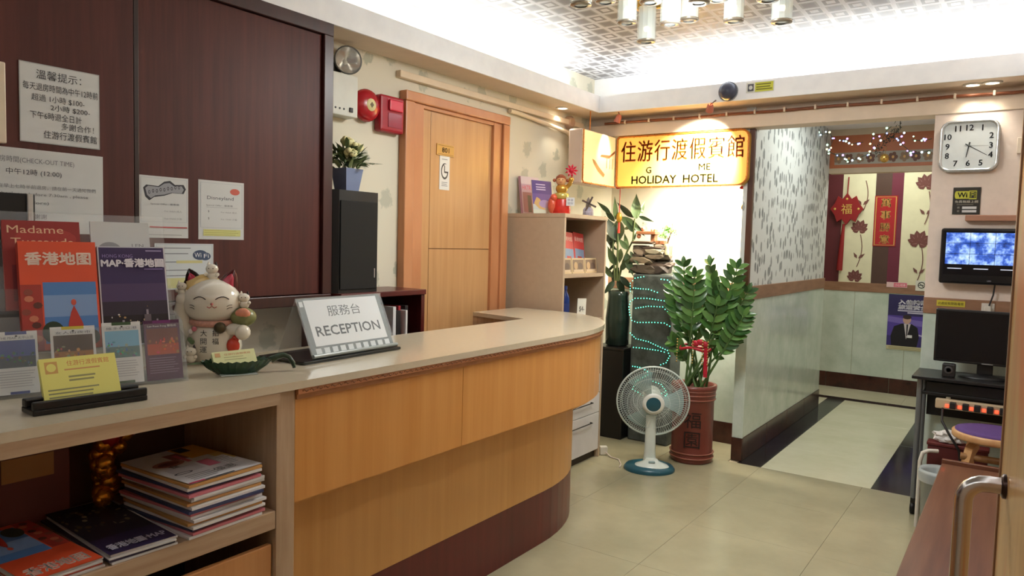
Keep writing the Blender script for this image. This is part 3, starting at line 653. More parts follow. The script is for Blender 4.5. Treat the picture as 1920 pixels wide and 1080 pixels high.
obj('side_plate', MB(MR).add([(RW, 0, 0), (RW, .2, 0), (RW, .2, .2), (RW, .05, .16), (RW+.003, 0, 0), (RW+.003, .2, 0), (RW+.003, .2, .2), (RW+.003, .05, .16)], [(0, 1, 2, 3), (7, 6, 5, 4), (0, 4, 5, 1), (1, 5, 6, 2), (2, 6, 7, 3), (3, 7, 4, 0)], False), M_acr, rk)
def tier_rect(i, tl, br, yoff):
    """pixel corners -> rectangle on tier i (local x0,x1,z0,z1)"""
    T_ = TIER[i]; inv = T_.inverted(); out = []
    n = (T_.to_3x3() @ Vector((0, 1, 0))); p0 = T_ @ Vector((0, yoff, 0))
    for px, py in (tl, br):
        d = _F+_R*((px-960)/FPX)-_U*((py-540)/FPX); t = (p0-CAM).dot(n)/d.dot(n); out.append(inv @ (CAM+d*t))
    return out[0].x, out[1].x, out[1].z, out[0].z
def brochure(name, label, i, tl, br, t, c, draw, yoff=0, zmin=True):
    x0, x1, z0, z1 = tier_rect(i, tl, br, yoff)
    if zmin: z0 = 0
    return sheet(name, label, 'brochure', TIER[i] @ Matrix.Translation((x0, yoff, z0)), x1-x0, z1-z0, t, c, draw)
def d_(p):
    p.rect(0, 0, 1, 1, (150, 48, 44)); p.disc(.55, .8, .4, .12, (170, 58, 52)); p.text('Madame', .42, .9, .085, (226, 190, 150), .72).text('Tussauds', .5, .76, .085, (226, 190, 150), .8); p.rect(.1, .1, .9, .5, (120, 36, 40))
brochure('brochure', 'dark red brochure with a cursive title in the back tier', 2, (2, 412), (158, 560), .012, (196, 70, 62), d_, .01)
def d_(p):
    p.rect(0, 0, 1, 1, (206, 208, 206)); p.disc(.3, .66, .2, .1, (150, 150, 152)); p.text('LEN', .78, .72, .04, (120, 120, 126), .2); p.rect(.1, .2, .9, .5, (180, 186, 190))
brochure('brochure', 'plain white brochure in the back tier beside the red one', 2, (168, 415), (288, 545), .008, (206, 210, 210), d_, .01)
def d_(p):
    p.rect(0, 0, 1, 1, (222, 84, 48)); map_orange(p); p.text('香港地图', .5, .84, .115, (240, 214, 196), .84, bold=.0012)
brochure('map_brochure', 'thick orange Hong Kong map brochure standing in the rack', 1, (32, 452), (192, 650), .03, (186, 60, 44), d_, -.004)
def d_(p):
    p.rect(0, 0, 1, 1, (200, 200, 206)); p.rect(.02, .01, .98, .99, (58, 42, 86)); p.rect(.02, .4, .98, .62, (76, 58, 96)); p.rect(.02, .28, .98, .44, (50, 40, 56)); p.rect(.02, .01, .98, .3, (34, 26, 30))
    rr = random.Random(2)
    for i in range(60): p.disc(rr.uniform(.05, .95), .05+abs(rr.gauss(0, .12)), rr.uniform(.006, .02), rr.uniform(.004, .014), ((226, 200, 160), (190, 150, 100), (230, 226, 220), (120, 90, 60))[i % 4], 6)
    for x, h, w_ in ((.3, .2, .1), (.45, .16, .08), (.66, .3, .1), (.8, .2, .08), (.9, .16, .06)): p.rect(x-w_/2, .02, x+w_/2, h, (110, 96, 100)).rect(x-w_/6, h, x+w_/6, h+.05, (150, 140, 150))
    p.text('HONG KONG', .28, .9, .035, (150, 130, 190), .44).text('MAP·香港地圖', .5, .83, .085, (236, 232, 240), .92, bold=.0012).lines(.66, .96, (.765,), .008, (150, 130, 190)).lines(.7, .95, (.955,), .012, (170, 160, 200))
brochure('map_brochure', 'purple night-view Hong Kong map brochure standing in the rack', 1, (181, 462), (322, 640), .016, (196, 192, 200), d_, .002)
def card(title, band, sky, low, dark=False):
    def f(p):
        bg = (78, 34, 66) if dark else (216, 216, 214)
        p.rect(0, 0, 1, 1, bg); p.rect(.25, .95, .75, 1, band); p.rect(.06, .42, .94, .86, sky); p.rect(.06, .42, .94, .60, low)
        rr = random.Random(len(title))
        for i in range(26): p.disc(rr.uniform(.1, .9), rr.uniform(.44, .68), rr.uniform(.015, .05), rr.uniform(.01, .03), tuple(max(0, min(255, v+rr.randint(-40, 60))) for v in low), 7)
        p.text(title, .5, .9, .045, (226, 220, 210) if dark else (90, 90, 110), .8); p.lines(.08, .92, [.36-.04*i for i in range(7)], .012, (140, 110, 136) if dark else (170, 170, 172))
        if not dark: p.rect(.3, .0, .75, .04, band)
        p.disc(.5, .925, .03, .015, (40, 40, 44), 8)
    return f
brochure('tour_card', 'white tour card with a blue dusk city photo, leftmost in front tier', 0, (-12, 624), (77, 750), .003, (216, 216, 214), card('THE PEAK 太平山頂', (58, 70, 130), (70, 84, 140), (60, 72, 84)), -.004)
brochure('tour_card', 'white tour card with a warm market photo, behind the yellow cards', 0, (93, 614), (186, 740), .003, (216, 216, 214), card('女人街夜市', (206, 186, 60), (70, 50, 36), (150, 100, 50)), -.004)
brochure('tour_card', 'white tour card with a pale blue harbour photo', 0, (190, 606), (272, 728), .003, (216, 216, 214), card('維多利亞港', (60, 84, 50), (120, 176, 206), (90, 120, 120)), -.004)
brochure('tour_card', 'dark purple tour card with a red street photo', 0, (268, 602), (345, 718), .003, (90, 40, 70), card('Lan Kwai Fong 蘭桂坊', (110, 40, 100), (110, 50, 34), (170, 70, 40), True), -.004)
# --- yellow business cards in a black holder
c0, c1 = W(62, 782, 2, ZT), W(277, 750, 2, ZT)
MC, cw = stack_frame(c0, c1, ZT)
ch = thing('card_holder', 'black business card holder on the counter in front of the rack', 'card holder', MC @ Vector((cw/2, .03, 0)))
obj('base', MB(MC).box(0, 0, 0, cw, .07, .012, .002).box(0, 0, .012, cw, .012, .03, .003), P((16, 15, 16), .3), ch); obj('rest', MB(MC).box(0, .045, .012, cw, .068, .03, .003), P((16, 15, 16), .3), ch)
Mk = MC @ Matrix.Translation((.035, .034, .013)) @ Matrix.Rotation(radians(-22), 4, 'X')
bw = W(232, 735, 2, ZT); kw = cw*.67
def d_(p):
    p.rect(0, 0, 1, 1, (226, 220, 120)); p.text('住游行渡假賓館', .62, .86, .12, (206, 116, 70), .56); p.rect(.06, .66, .22, .92, (206, 160, 90)).disc(.14, .79, .06, .09, (226, 220, 120))
    p.lines(.3, .85, (.72,), .03, (206, 150, 96)); p.lines(.34, .7, (.56, .48), .04, (150, 146, 96)); p.lines(.06, .72, (.3, .22, .14, .07), .03, (140, 140, 100))
kk = thing('business_card_stack', 'pale yellow business cards standing in the black holder', 'business cards', Mk @ Vector((kw/2, 0, 0)))
hk = .105
for i in range(5): obj('card', MB(Mk).box(0, i*.0022, 0, kw-.001*i, i*.0022+.0018, hk-.001*i), P((224, 220, 130), .45, var=.02), kk)
p = Print(Mk, kw, hk); d_(p); p.build(kk, 'card_print')
# --- lucky cat
pc = W(402, 676, 2, ZT); MK = facing((pc.x, pc.y, ZT), -12)
M_por = P((232, 224, 206), .12, var=.03, coat=.4); M_blk = P((44, 30, 26), .15); M_ylw = P((206, 176, 96), .2); M_pink = P((196, 66, 84), .2)
kt = thing('lucky_cat', 'white porcelain beckoning lucky cat figurine on the counter', 'figurine', (pc.x, pc.y, ZT))
def skinblob(name, balls, mat, parent, M, seg=18):
    mb = MB(M)
    for q in balls: mb.ball(q[:3], q[3], seg, None, q[4] if len(q) > 4 else (1, 1, 1))
    return obj(name, mb, mat, parent)
obj('body', MB(MK).lathe([(.062, 0), (.078, .012), (.084, .05), (.076, .10), (.056, .135), (.03, .15)], 28, None, True, 1, .85), M_por, kt)
hd = obj('head', MB(MK).ball((-.005, -.012, .188), .083, 28, None, (1.06, .86, .86)), M_por, kt)
obj('forehead_patch', MB(MK).ball((-.034, .012, .212), .070, 24, None, (.98, .92, .86)), P((216, 186, 120), .15), hd)
for sgn, m_ in ((-1, M_blk), (1, P((90, 34, 32), .15))):
    T_ = Matrix.Translation((-.008+sgn*.052, -.002, .248)) @ Matrix.Rotation(radians(20*sgn), 4, 'Y') @ Matrix.Diagonal((1, .55, 1, 1))
    e = obj('ear', MB(MK @ T_).lathe([(.036, -.03), (.030, .0), (.016, .028), (.002, .044)], 14), m_, kt)
    obj('inner_ear', MB(MK @ T_ @ Matrix.Translation((0, -.016, -.004))).lathe([(.026, -.02), (.021, .0), (.011, .022), (.001, .034)], 12), M_pink, e)
def on_head(x, z, out=.001):
    k = 1-((x+.005)/(.083*1.06))**2-((z-.188)/(.083*.86))**2; return (x, -.012-.083*.86*sqrt(max(0, k))-out, z)
for cx_ in (-.026, .038):
    obj('eye', MB(MK).tube([on_head(cx_+.018*t, .200+.008*(1-t*t)) for t in (-1, -.6, -.2, .2, .6, 1)], .0014, 5), P((50, 36, 30), .3), hd)
obj('nose', MB(MK).ball(on_head(.010, .186), .0045, 8), P((206, 120, 116), .3), hd)
obj('mouth', MB(MK).tube([on_head(.010+x, z) for x, z in ((-.014, .178), (-.007, .174), (0, .180), (.007, .174), (.014, .178))], .0012, 5), P((190, 70, 66), .3), hd)
for sgn in (-1, 1):
    for k in (0, 1): obj('whisker', MB(MK).tube([on_head(.004+sgn*x, .178-.008*k+.004*(x > .05)) for x in (.046, .053, .06)], .0009, 4), P((80, 66, 58), .4), hd)
obj('collar', MB(MK).tube([(.062*cos(a)*1.02-.003, .056*sin(a)-.004, .126+.004*sin(a)) for a in [2*pi*i/28 for i in range(28)]], .010, 8, closed=True), P((206, 150, 130), .3, var=.35, vs=120), kt)
obj('bell', MB(MK).ball((.030, -.066, .112), .018, 14), P((80, 70, 48), .3, .4), kt)
ra = obj('raised_arm', MB(MK).tube([(-.062, -.01, .09), (-.085, -.022, .12), (-.092, -.03, .165), (-.086, -.034, .19)], [.022, .022, .02, .018], 12).ball((-.085, -.036, .196), .021, 14), M_por, kt)
obj('held_arm', MB(MK).tube([(.045, -.03, .10), (.075, -.045, .105), (.092, -.05, .10)], [.02, .02, .02], 12).ball((.095, -.055, .097), .024, 14), M_por, kt)
ml = obj('melon', MB(MK).ball((.092, -.028, .142), .036, 18, None, (1.1, 1, .85)), P((128, 130, 84), .25, var=.2, vs=60), kt)
obj('melon_flesh', MB(MK).ball((.094, -.050, .153), .024, 14, None, (1.0, .6, .8)), P((216, 140, 110), .3, var=.3, vs=90), ml)
def kitten(name, x, y, z, s):
    k = skinblob(name, [(x, y, z+.014*s, .016*s), (x, y-.004*s, z+.036*s, .016*s, (1.15, 1, .95)), (x-.016*s, y-.008*s, z+.02*s, .006*s), (x+.016*s, y-.008*s, z+.02*s, .006*s)], M_por, kt, MK, 12)
    for sg in (-1, 1): obj('kitten_ear', MB(MK).lathe([(.006*s, 0), (.001, .011*s)], 8, Matrix.Translation((x+sg*.010*s, y, z+.047*s))), M_blk if sg > 0 else M_por, k)
    for sg in (-1, 1): obj('kitten_eye', MB(MK).ball((x+sg*.006*s, y-.019*s, z+.038*s), .0016*s, 6), M_blk, k)
kitten('kitten', -.005, -.006, .252, 1.05); kitten('kitten', .094, -.022, .168, .95); kitten('kitten', -.088, -.03, .205, .85); kitten('kitten', -.052, -.075, .006, .95)
obj('red_purse', MB(MK).ball((.066, -.052, .055), .02, 14, None, (1, .8, 1.2)).tube([(.06, -.052, .07), (.07, -.056, .085), (.08, -.052, .07)], .005, 6), P((206, 66, 48), .25), kt)
for j, (tx, chs) in enumerate(((-.016, '大開運'), (.018, '招福'))):
    mb = MB(MK)
    for i, c_ in enumerate(chs): letters(mb, c_, None, tx, .096-.025*i, .019, y=-.0725-.002*i if j == 0 else -.071-.002*i)
    obj('lettering', mb, P((40, 34, 30), .4, var=0), kt)
for x, z, c_ in ((-.045, .108, (206, 120, 130)), (-.056, .1, (226, 220, 214)), (-.058, .075, (96, 116, 76)), (-.052, .068, (96, 116, 76)), (.05, .03, (96, 116, 76))): obj('painted_flower', MB(MK).ball((x, -.062-.002*(x > -.05), z), .008, 10, None, (1, .3, 1)), P(c_, .3), kt)
# --- green leaf dish with cards
pd = W(445, 700, 2, ZT); MD = facing((pd.x, pd.y, ZT), 10)
ds = thing('leaf_dish', 'dark green ribbed leaf-shaped dish on the counter', 'dish', (pd.x, pd.y, ZT))
v = []; f = []; n = 56; prof = ((.55, 0), (.6, .004), (.84, .022), (1.0, .038), (.97, .036), (.8, .022), (.5, .008))
for k, z in prof:
    for i in range(n):
        a = 2*pi*i/n; rib = 1+.045*(i % 2)*(1 if .7 < k else .3); c_, s_ = cos(a), sin(a)
        r = 1/((abs(c_)**1.7+abs(s_)**1.7)**(1/1.7))*k*rib; v.append((.098*r*c_, .05*r*s_, z+.004*(i % 2)*(k > .9)))
m_ = len(prof)
for j in range(m_-1): f += [(j*n+i, j*n+(i+1) % n, (j+1)*n+(i+1) % n, (j+1)*n+i) for i in range(n)]
f += [tuple(reversed(range(n))), tuple((m_-1)*n+i for i in range(n))]
obj('bowl', MB(MD).add(v, f, False), P((40, 66, 46), .22, var=.25, vs=60), ds)
obj('stalk', MB(MD).tube([(.093, 0, .034), (.112, .0, .042), (.13, .002, .046), (.146, -.004, .040), (.156, -.012, .022), (.158, -.016, .008)], [.011, .009, .008, .007, .007, .005], 8), P((36, 54, 36), .3), ds)
obj('tip_leaf', MB(MD).add([(-.09, -.02, .034), (-.14, -.01, .036), (-.145, 0, .034), (-.1, .02, .036), (-.08, 0, .03)], [(0, 1, 2, 3, 4)], False), P((52, 84, 46), .4), ds)
obj('foot_mat', MB(MD).box(-.05, -.04, 0, .05, .035, .003, .001), P((190, 200, 196), .2), ds)
Mk = MD @ Matrix.Translation((-.062, -.018, .020)) @ Matrix.Rotation(radians(-48), 4, 'X') @ Matrix.Rotation(radians(-4), 4, 'Y')
bc2 = thing('name_card_pack', 'pack of pale yellow name cards lying in the green dish', 'business cards', Mk @ Vector((.06, 0, 0)))
for i in range(6): obj('card', MB(Mk).box(0, i*.003, 0, .118-.001*(i % 3), i*.003+.0026, .06), P((216, 216, 160), .5, var=.02), bc2)
p = Print(Mk, .118, .06); p.text('住游行渡假賓館', .58, .78, .13, (206, 140, 100), .62); p.rect(.06, .66, .18, .9, (206, 160, 110)); p.lines(.25, .8, (.6, .45), .04, (170, 166, 120)); p.build(bc2, 'card_print')
# --- reception tent sign
t0, t1 = W(592, 680, 2, ZT), W(742, 655, 2, ZT)
MT, tw = stack_frame(t0, t1, ZT)
tn = thing('reception_sign', 'clear acrylic tent sign reading reception on the counter', 'sign', MT @ Vector((tw/2, .1, 0)))
obj('tray', MB(MT).box(-.06, -.015, 0, tw+.012, .2, .010, .003), P((24, 28, 26), .25), tn)
L_ = .205; M1 = MT @ Matrix.Translation((0, .004, .011)) @ Matrix.Rotation(radians(-24), 4, 'X')
hh_ = L_*cos(radians(24)); yy = .004+L_*sin(radians(24))
obj('front_plate', MB(M1).box(-.008, 0, 0, tw+.008, .003, L_), M_acr, tn)
obj('rear_plate', MB(MT @ Matrix.Translation((0, .004+2*L_*sin(radians(24)), .011)) @ Matrix.Rotation(radians(24), 4, 'X')).box(-.008, -.003, 0, tw+.008, 0, L_), M_acr, tn)
fo_ = obj('foot', MB(M1).tube([(-.008, -.004, .006), (tw+.008, -.004, .006)], .007, 8), P((150, 156, 152), .15), tn)
cdv = obj('insert_card', MB(M1 @ Matrix.Translation((0, .0032, .006))).box(0, 0, 0, tw, .0015, L_-.008), P((64, 76, 74), .4), tn)
p = Print(M1 @ Matrix.Translation((0, .0030, .006)), tw, L_-.008, -.0002)
p.rect(.06, .17, .95, .97, (222, 224, 224)).text('服務台', .5, .76, .19, (52, 60, 66), .40).text('RECEPTION', .5, .42, .17, (52, 60, 66), .78, bold=.0009)
for i in range(10): p.rect(.045+i*.094, .03, .045+i*.094+.062, .135, (216, 220, 220))
p.rect(.005, .86, .045, .95, (216, 220, 220)); p.build(tn, 'insert_print')
# --- dark monitor behind the rack, silver edge
a, b = W(-60, 362, 0, -2.05), W(66, 420, 0, -2.05)
mo = thing('desk_monitor', 'dark desk monitor with silver edge behind the brochure rack', 'monitor', (-2.3, .6, .74))
MY, MZ = W(68, 364, 0, -2.165).y, W(68, 364, 0, -2.165).z
obj('panel', MB().box(-2.20, .50, 1.10, -2.17, MY, MZ, .004), P((18, 18, 20), .3), mo); obj('silver_edge', MB().box(-2.170, MY-.022, 1.10, -2.162, MY-.008, MZ, .002), P((190, 190, 188), .3, .6), mo)
obj('stand', MB().box(-2.21, .60, .742, -2.19, .70, 1.12, .004).box(-2.3, .55, .735, -2.16, .75, .745, .003), P((20, 20, 22), .4), mo)
dk = thing('staff_desk', 'pale work desk behind the counter', 'desk', (-2.4, .9, 0))
obj('top', MB().box(XL+.03, -.4, .71, -2.15, 2.15, .735, .003), P((198, 196, 200), .4), dk)
for yy in (-.35, 2.1): obj('leg', MB().box(XL+.05, yy-.02, 0, -2.2, yy+.02, .71, .003), P((150, 148, 150), .5), dk)
# ================================================================== BOOKCASE BY THE DOOR
M_bc = P((176, 154, 130), .45, vs=30); M_bcin = P((110, 90, 70), .55)
BX0, BX1, BY0, BY1, BZ = XL+.012, -2.24, 3.735, 4.27, 1.575
bk = thing('bookcase', 'tall beige bookcase with white drawers beside the door', 'bookcase', (-2.45, 4.0, 0))
obj('side', MB().box(BX0, BY0, .0, BX1, BY0+.02, BZ-.025, .001), M_bc, bk); obj('side', MB().box(BX0, BY1-.02, 0, BX1, BY1, BZ-.025, .001), M_bc, bk)
obj('top', MB().box(BX0, BY0-.002, BZ-.025, BX1+.004, BY1+.002, BZ, .002), M_bc, bk); obj('back', MB().box(BX0, BY0+.02, .05, BX0+.008, BY1-.02, BZ-.025), M_bcin, bk)
for z in (1.19, .90, .56): obj('shelf', MB().box(BX0+.008, BY0+.02, z, BX1-.004, BY1-.02, z+.022, .001), M_bc, bk)
obj('plinth', MB().box(BX0+.02, BY0+.02, .0, BX1-.03, BY1-.02, .05), P((60, 50, 42), .6), bk)
for z0, z1 in ((.055, .30), (.304, .43), (.434, .555)):
    d_ = obj('drawer', MB().box(BX1-.02, BY0+.022, z0, BX1-.001, BY1-.022, z1, .002), P((206, 202, 200), .35), bk)
    obj('handle', MB().tube([(BX1, 3.86, z1-.05), (BX1+.016, 3.86, z1-.05), (BX1+.016, 4.13, z1-.05), (BX1, 4.13, z1-.05)], .004, 6), P((70, 66, 64), .3, .8), d_)
MBk = frame((BX1-.03, BY0+.03, 1.2125), LEFTW)
def d_(p): p.rect(0, 0, 1, 1, (206, 70, 66)).rect(.1, .08, .95, .55, (140, 160, 190)).rect(.3, .08, .7, .35, (176, 60, 60)).text('香港地图', .5, .82, .12, (236, 206, 196), .8)
for i, (x, lab) in enumerate(((.01, 'red map brochure, leftmost on the upper bookcase shelf'), (.15, 'red map brochure in the middle of the upper bookcase shelf'), (.30, 'red map brochure, rightmost on the upper bookcase shelf'))):
    sheet('map_brochure', lab, 'brochure', MBk @ Matrix.Translation((x, .055+.012*i, .03)) @ Matrix.Rotation(radians(-10), 4, 'X') @ Matrix.Rotation(radians((0, 4, 6)[i]), 4, 'Y'), .13, .235, .02, (150, 40, 40), d_, 'red maps on the bookcase')
def d_(p): p.rect(.05, .1, .95, .9, (120, 96, 76)).disc(.3, .5, .15, .25, (190, 160, 120)).disc(.65, .45, .2, .25, (90, 70, 60)).rect(.1, .1, .9, .25, (210, 190, 160))
for i, (x, lab) in enumerate(((.005, 'small beige photo leaflet left of two in the bookcase'), (.165, 'small beige photo leaflet in the middle of the bookcase shelf'), (.325, 'small beige photo leaflet by the right bookcase side'))):
    sheet('photo_leaflet', lab, 'leaflet', MBk @ Matrix.Translation((x, .018, 0.0005)) @ Matrix.Rotation(radians(-6), 4, 'X'), .15, .095, .006, (206, 182, 140), d_, 'small leaflets on the bookcase')
M_bot = P((40, 70, 150), .08, trans=.5, var=0)
for i, (x, y) in enumerate(((-2.33, 3.785), (-2.34, 3.853), (-2.335, 3.922))):
    b_ = thing('water_bottle', ('blue bottle nearest the left side of the lower shelf', 'middle blue bottle on the lower bookcase shelf', 'blue bottle partly behind the price card')[i], 'bottle', (x, y, .9225), 'blue bottles in the bookcase')
    Mz = Matrix.Translation((x, y, .9225))
    obj('body', MB(Mz).lathe([(.028, 0), (.031, .006), (.031, .13), (.027, .15), (.014, .178), (.013, .192)], 16), M_bot, b_)
    obj('label_band', MB(Mz).lathe([(.0316, .05), (.0316, .105)], 16, cap=False), P((30, 50, 110), .4), b_); obj('cap', MB(Mz).lathe([(.0155, .19), (.0155, .21), (.013, .213)], 14), P((36, 70, 170), .35), b_)
def d_(p): p.text('$4-', .5, .5, .28, (40, 40, 46), .6)
a = W(1073, 583, 0, -2.275); b = W(1098, 553, 0, -2.275)
sheet('price_card', 'white card with handwritten price hung before the bottles', 'price card', frame((-2.275, 3.975, .9225), LEFTW) @ Matrix.Rotation(radians(3), 4, 'Y'), .11, .135, .002, (216, 214, 206), d_)
# on top of the bookcase
ZB = BZ+.0005
def topframe(px, py, turn=0): q = W(px, py, 0, -2.36); return facing((q.x, q.y, ZB), turn)
def d_(p): p.rect(0, 0, 1, 1, (180, 150, 168)).rect(0, .8, 1, 1, (206, 190, 196)).text('HKTRAVEL', .5, .7, .12, (190, 60, 80), .9).rect(.05, .05, .95, .58, (150, 96, 110)).rect(.3, .05, .5, .5, (60, 50, 60))
sheet('travel_magazine', 'pinkish travel magazine leaning at the back of the bookcase top', 'magazine', frame((-2.60, 3.83, ZB), (-1, .15)) @ Matrix.Rotation(radians(-8), 4, 'X'), .17, .24, .02, (176, 130, 146), d_)
def d_(p):
    p.rect(0, 0, 1, 1, (190, 196, 190)); p.rect(0, .28, 1, 1, (104, 84, 150)); p.rect(0, .6, 1, 1, (78, 62, 130)); p.poly([(.05, .3), (.2, .5), (.35, .45), (.55, .25), (.6, .12), (.3, .15)], (206, 170, 110)); p.disc(.6, .3, .3, .12, (170, 150, 190)); p.rect(0, 0, 1, .12, (206, 210, 190))
    p.lines(.2, .75, (.88, .8, .73), .03, (206, 196, 226))
mq = W(980, 397, 2, ZB)
sheet('event_leaflet', 'purple and cream leaflet standing in front of the travel magazine', 'leaflet', frame((-2.47, 3.75, ZB), (-1, .25)) @ Matrix.Rotation(radians(-8), 4, 'X'), .165, .205, .004, (216, 206, 200), d_)
# fortune figurine
Mg = topframe(1052, 394); o_ = Mg.translation
fg = thing('fortune_figurine', 'red and gold fortune figurine holding up a red flower', 'figurine', o_[:])
M_red = P((196, 44, 34), .25, var=.3, vs=60); M_gold = P((206, 156, 70), .25, .6, var=.2, vs=50)
obj('base', MB(Mg).lathe([(.045, 0), (.05, .02), (.046, .06), (.04, .09)], 20, None, True, 1.2, .9), M_red, fg)
obj('ingot', MB(Mg).lathe([(.03, .09), (.045, .1), (.045, .125), (.035, .13)], 18), P((214, 196, 110), .25, .5), fg)
obj('torso', MB(Mg).ball((0, 0, .155), .034, 16, None, (1.1, .8, .95)), M_gold, fg)
hd = obj('head', MB(Mg).ball((-.006, -.006, .205), .032, 16), P((214, 160, 110), .3), fg)
obj('hat', MB(Mg).lathe([(.034, .212), (.03, .228), (.012, .242)], 16, Matrix.Translation((-.006, -.002, 0))).ball((-.046, -.002, .206), .011, 8).ball((.034, -.002, .206), .011, 8), P((160, 84, 56), .3, .3), hd)
for x in (-.017, .005): obj('eye', MB(Mg).ball((x, -.036, .208), .003, 6), M_blk, hd)
obj('mouth', MB(Mg).tube([(-.014, -.036, .195), (-.006, -.038, .192), (.002, -.036, .195)], .0012, 4), M_red, hd)
obj('raised_arm', MB(Mg).tube([(.03, 0, .165), (.05, -.008, .185), (.055, -.01, .205)], .013, 10).ball((.056, -.01, .212), .017, 10), M_gold, fg)
fl = MB(Mg)
for k in range(9):
    a = k*2*pi/9
    fl.add([(.056, -.02, .265), (.056+.028*cos(a-.25), -.028, .265+.028*sin(a-.25)), (.056+.042*cos(a), -.016, .265+.042*sin(a)), (.056+.028*cos(a+.25), -.028, .265+.028*sin(a+.25))], [(0, 1, 2, 3)], False)
fl.ball((.056, -.018, .265), .018, 10); fl.tube([(.056, -.01, .21), (.056, -.014, .265)], .003, 5)
obj('red_flower', fl, P((196, 24, 52), .4), fg)
cf_ = obj('carp', MB(Mg).ball((-.055, -.012, .055), .036, 14, None, (.8, .7, 1.5)).ball((-.045, -.02, .1), .024, 10), P((216, 96, 66), .3, var=.35, vs=70), fg)
tgp = Print(Mg @ Matrix.Translation((.03, -.052, .05)), .05, .05); tgp.rect(0, 0, 1, 1, (206, 206, 206)).text('恭喜', .5, .7, .3, (90, 90, 110), .7).text('發財', .5, .3, .3, (90, 90, 110), .7); tgp.build(fg, 'tag')
# little windmill pot
Mg = topframe(1103, 397); wm = thing('windmill_ornament', 'small grey pot with dark wooden windmill sails on the bookcase', 'ornament', Mg.translation[:])
obj('pot', MB(Mg).lathe([(.03, 0), (.036, .01), (.034, .045), (.024, .06)], 16), P((170, 168, 186), .4, var=.5, vs=90), wm)
for a in (35, 125): obj('sail', MB(Mg @ Matrix.Translation((.004, -.03, .082)) @ Matrix.Rotation(radians(a-10), 4, 'Y')).box(-.05, -.002, -.006, .05, .002, .006), P((84, 72, 66), .6), wm)
obj('tower', MB(Mg).lathe([(.02, .055), (.012, .11), (.002, .125)], 8), P((120, 112, 106), .6), wm)
# white plug adaptor by the bookcase foot
pg = W(1131, 852, 2, 0.0); ad = thing('plug_adaptor', 'white plug adaptor with cord on the floor by the bookcase', 'adaptor', (pg.x, pg.y, 0))
obj('body', MB(facing((pg.x, pg.y, .001), 15)).box(-.025, -.02, 0, .025, .02, .055, .005), P((216, 210, 196), .35), ad)
obj('cord', MB().tube([(pg.x+.02, pg.y-.005, .02), (pg.x+.08, pg.y-.04, .006), (pg.x+.14, pg.y-.05, .005), (pg.x+.2, pg.y-.14, .005), (pg.x+.22, pg.y-.2, .005)], .004, 6), P((206, 190, 180), .4), ad)
# ================================================================== LIT SIGNS IN THE CORNER
SY = 4.735
sx0, sx1, sz0, sz1 = -2.424, -1.487, 1.80, 2.158
sg = thing('hotel_sign', 'glowing yellow hotel sign with red Chinese characters over the niche', 'sign', (-1.95, SY+.05, sz0))
def rrect(x0, z0, x1, z1, rs, n=6):
    pts = []
    for (cx_, cz_, a0, r) in ((x1-rs[1], z0+rs[1], -90, rs[1]), (x1-rs[2], z1-rs[2], 0, rs[2]), (x0+rs[3], z1-rs[3], 90, rs[3]), (x0+rs[0], z0+rs[0], 180, rs[0])):
        for i in range(n+1): a = radians(a0+90*i/n); pts.append((cx_+r*cos(a), cz_+r*sin(a)))
    return pts
Msg = Matrix(((1, 0, 0, 0), (0, 0, -1, SY+.1), (0, 1, 0, 0), (0, 0, 0, 1)))
obj('box', MB(Msg).prism(rrect(sx0, sz0, sx1, sz1, (.02, .06, .05, .02)), 0, .094), P((196, 150, 60), .4), sg)
obj('face', MB(Msg).prism(rrect(sx0+.008, sz0+.008, sx1-.008, sz1-.008, (.02, .055, .045, .02)), .094, .1), P((250, 216, 120), .3, emit=(255, 186, 40), es=.35, var=.03), sg)
Mf = frame((sx0, SY, sz0), BACKW); p = Print(Mf, sx1-sx0, sz1-sz0, -.001)
M_sr = P((226, 110, 40), .4, var=0); M_sk = P((60, 52, 20), .4, var=0)
for i, c_ in enumerate('住游行渡假賓館'): p.text(c_, .095+i*.135, .70, .40, M_sr, .118, bold=.0022)
p.text('G', .265, .33, .12, M_sk, None, bold=.001).text('ME', .69, .355, .12, M_sk, .085, bold=.001).text('HOLIDAY  HOTEL', .46, .145, .15, M_sk, .66, bold=.0016); p.build(sg, 'sign_lettering')
M_tin = P((200, 120, 50), .35, .4, var=.6, vs=160); M_tinr = P((176, 60, 40), .4, .3, var=.6, vs=160)
def tinsel(name, pts, r, mat, parent, closed=False):
    """garland: core plus short bristles"""
    rn = random.Random(len(pts)); pts = [Vector(q) for q in pts]; mb = MB().tube(pts, r*.4, 5, closed=closed)
    seq = pts+[pts[0]] if closed else pts
    for a, b in zip(seq, seq[1:]):
        for k in range(max(1, int((b-a).length/.012))):
            q = a.lerp(b, rn.random()); d = Vector((rn.gauss(0, 1), rn.gauss(0, 1), rn.gauss(0, 1))).normalized()*r; e = d.orthogonal().normalized()*r*.3
            mb.add([q-e, q+e, q+d], [(0, 1, 2)], False)
    return obj(name, mb, mat, parent)
tinsel('tinsel', [(x, SY-.008, z) for x, z in rrect(sx0+.004, sz0+.004, sx1-.004, sz1-.004, (.02, .06, .05, .02))], .014, M_tin, sg, True)
sb = thing('side_light_box', 'cream lit picture box with branch print beside the hotel sign', 'light box', (-2.485, 4.48, 1.797))
obj('box', MB().box(-2.54, 4.25, 1.797, -2.436, 4.728, 2.158, .012), P((206, 186, 170), .5), sb)
obj('face', MB().box(-2.436, 4.258, 1.805, -2.432, 4.722, 2.15, .0015), P((244, 226, 176), .3, emit=(255, 224, 160), es=.5), sb)
p = Print(frame((-2.431, 4.258, 1.805), LEFTW), .464, .345)
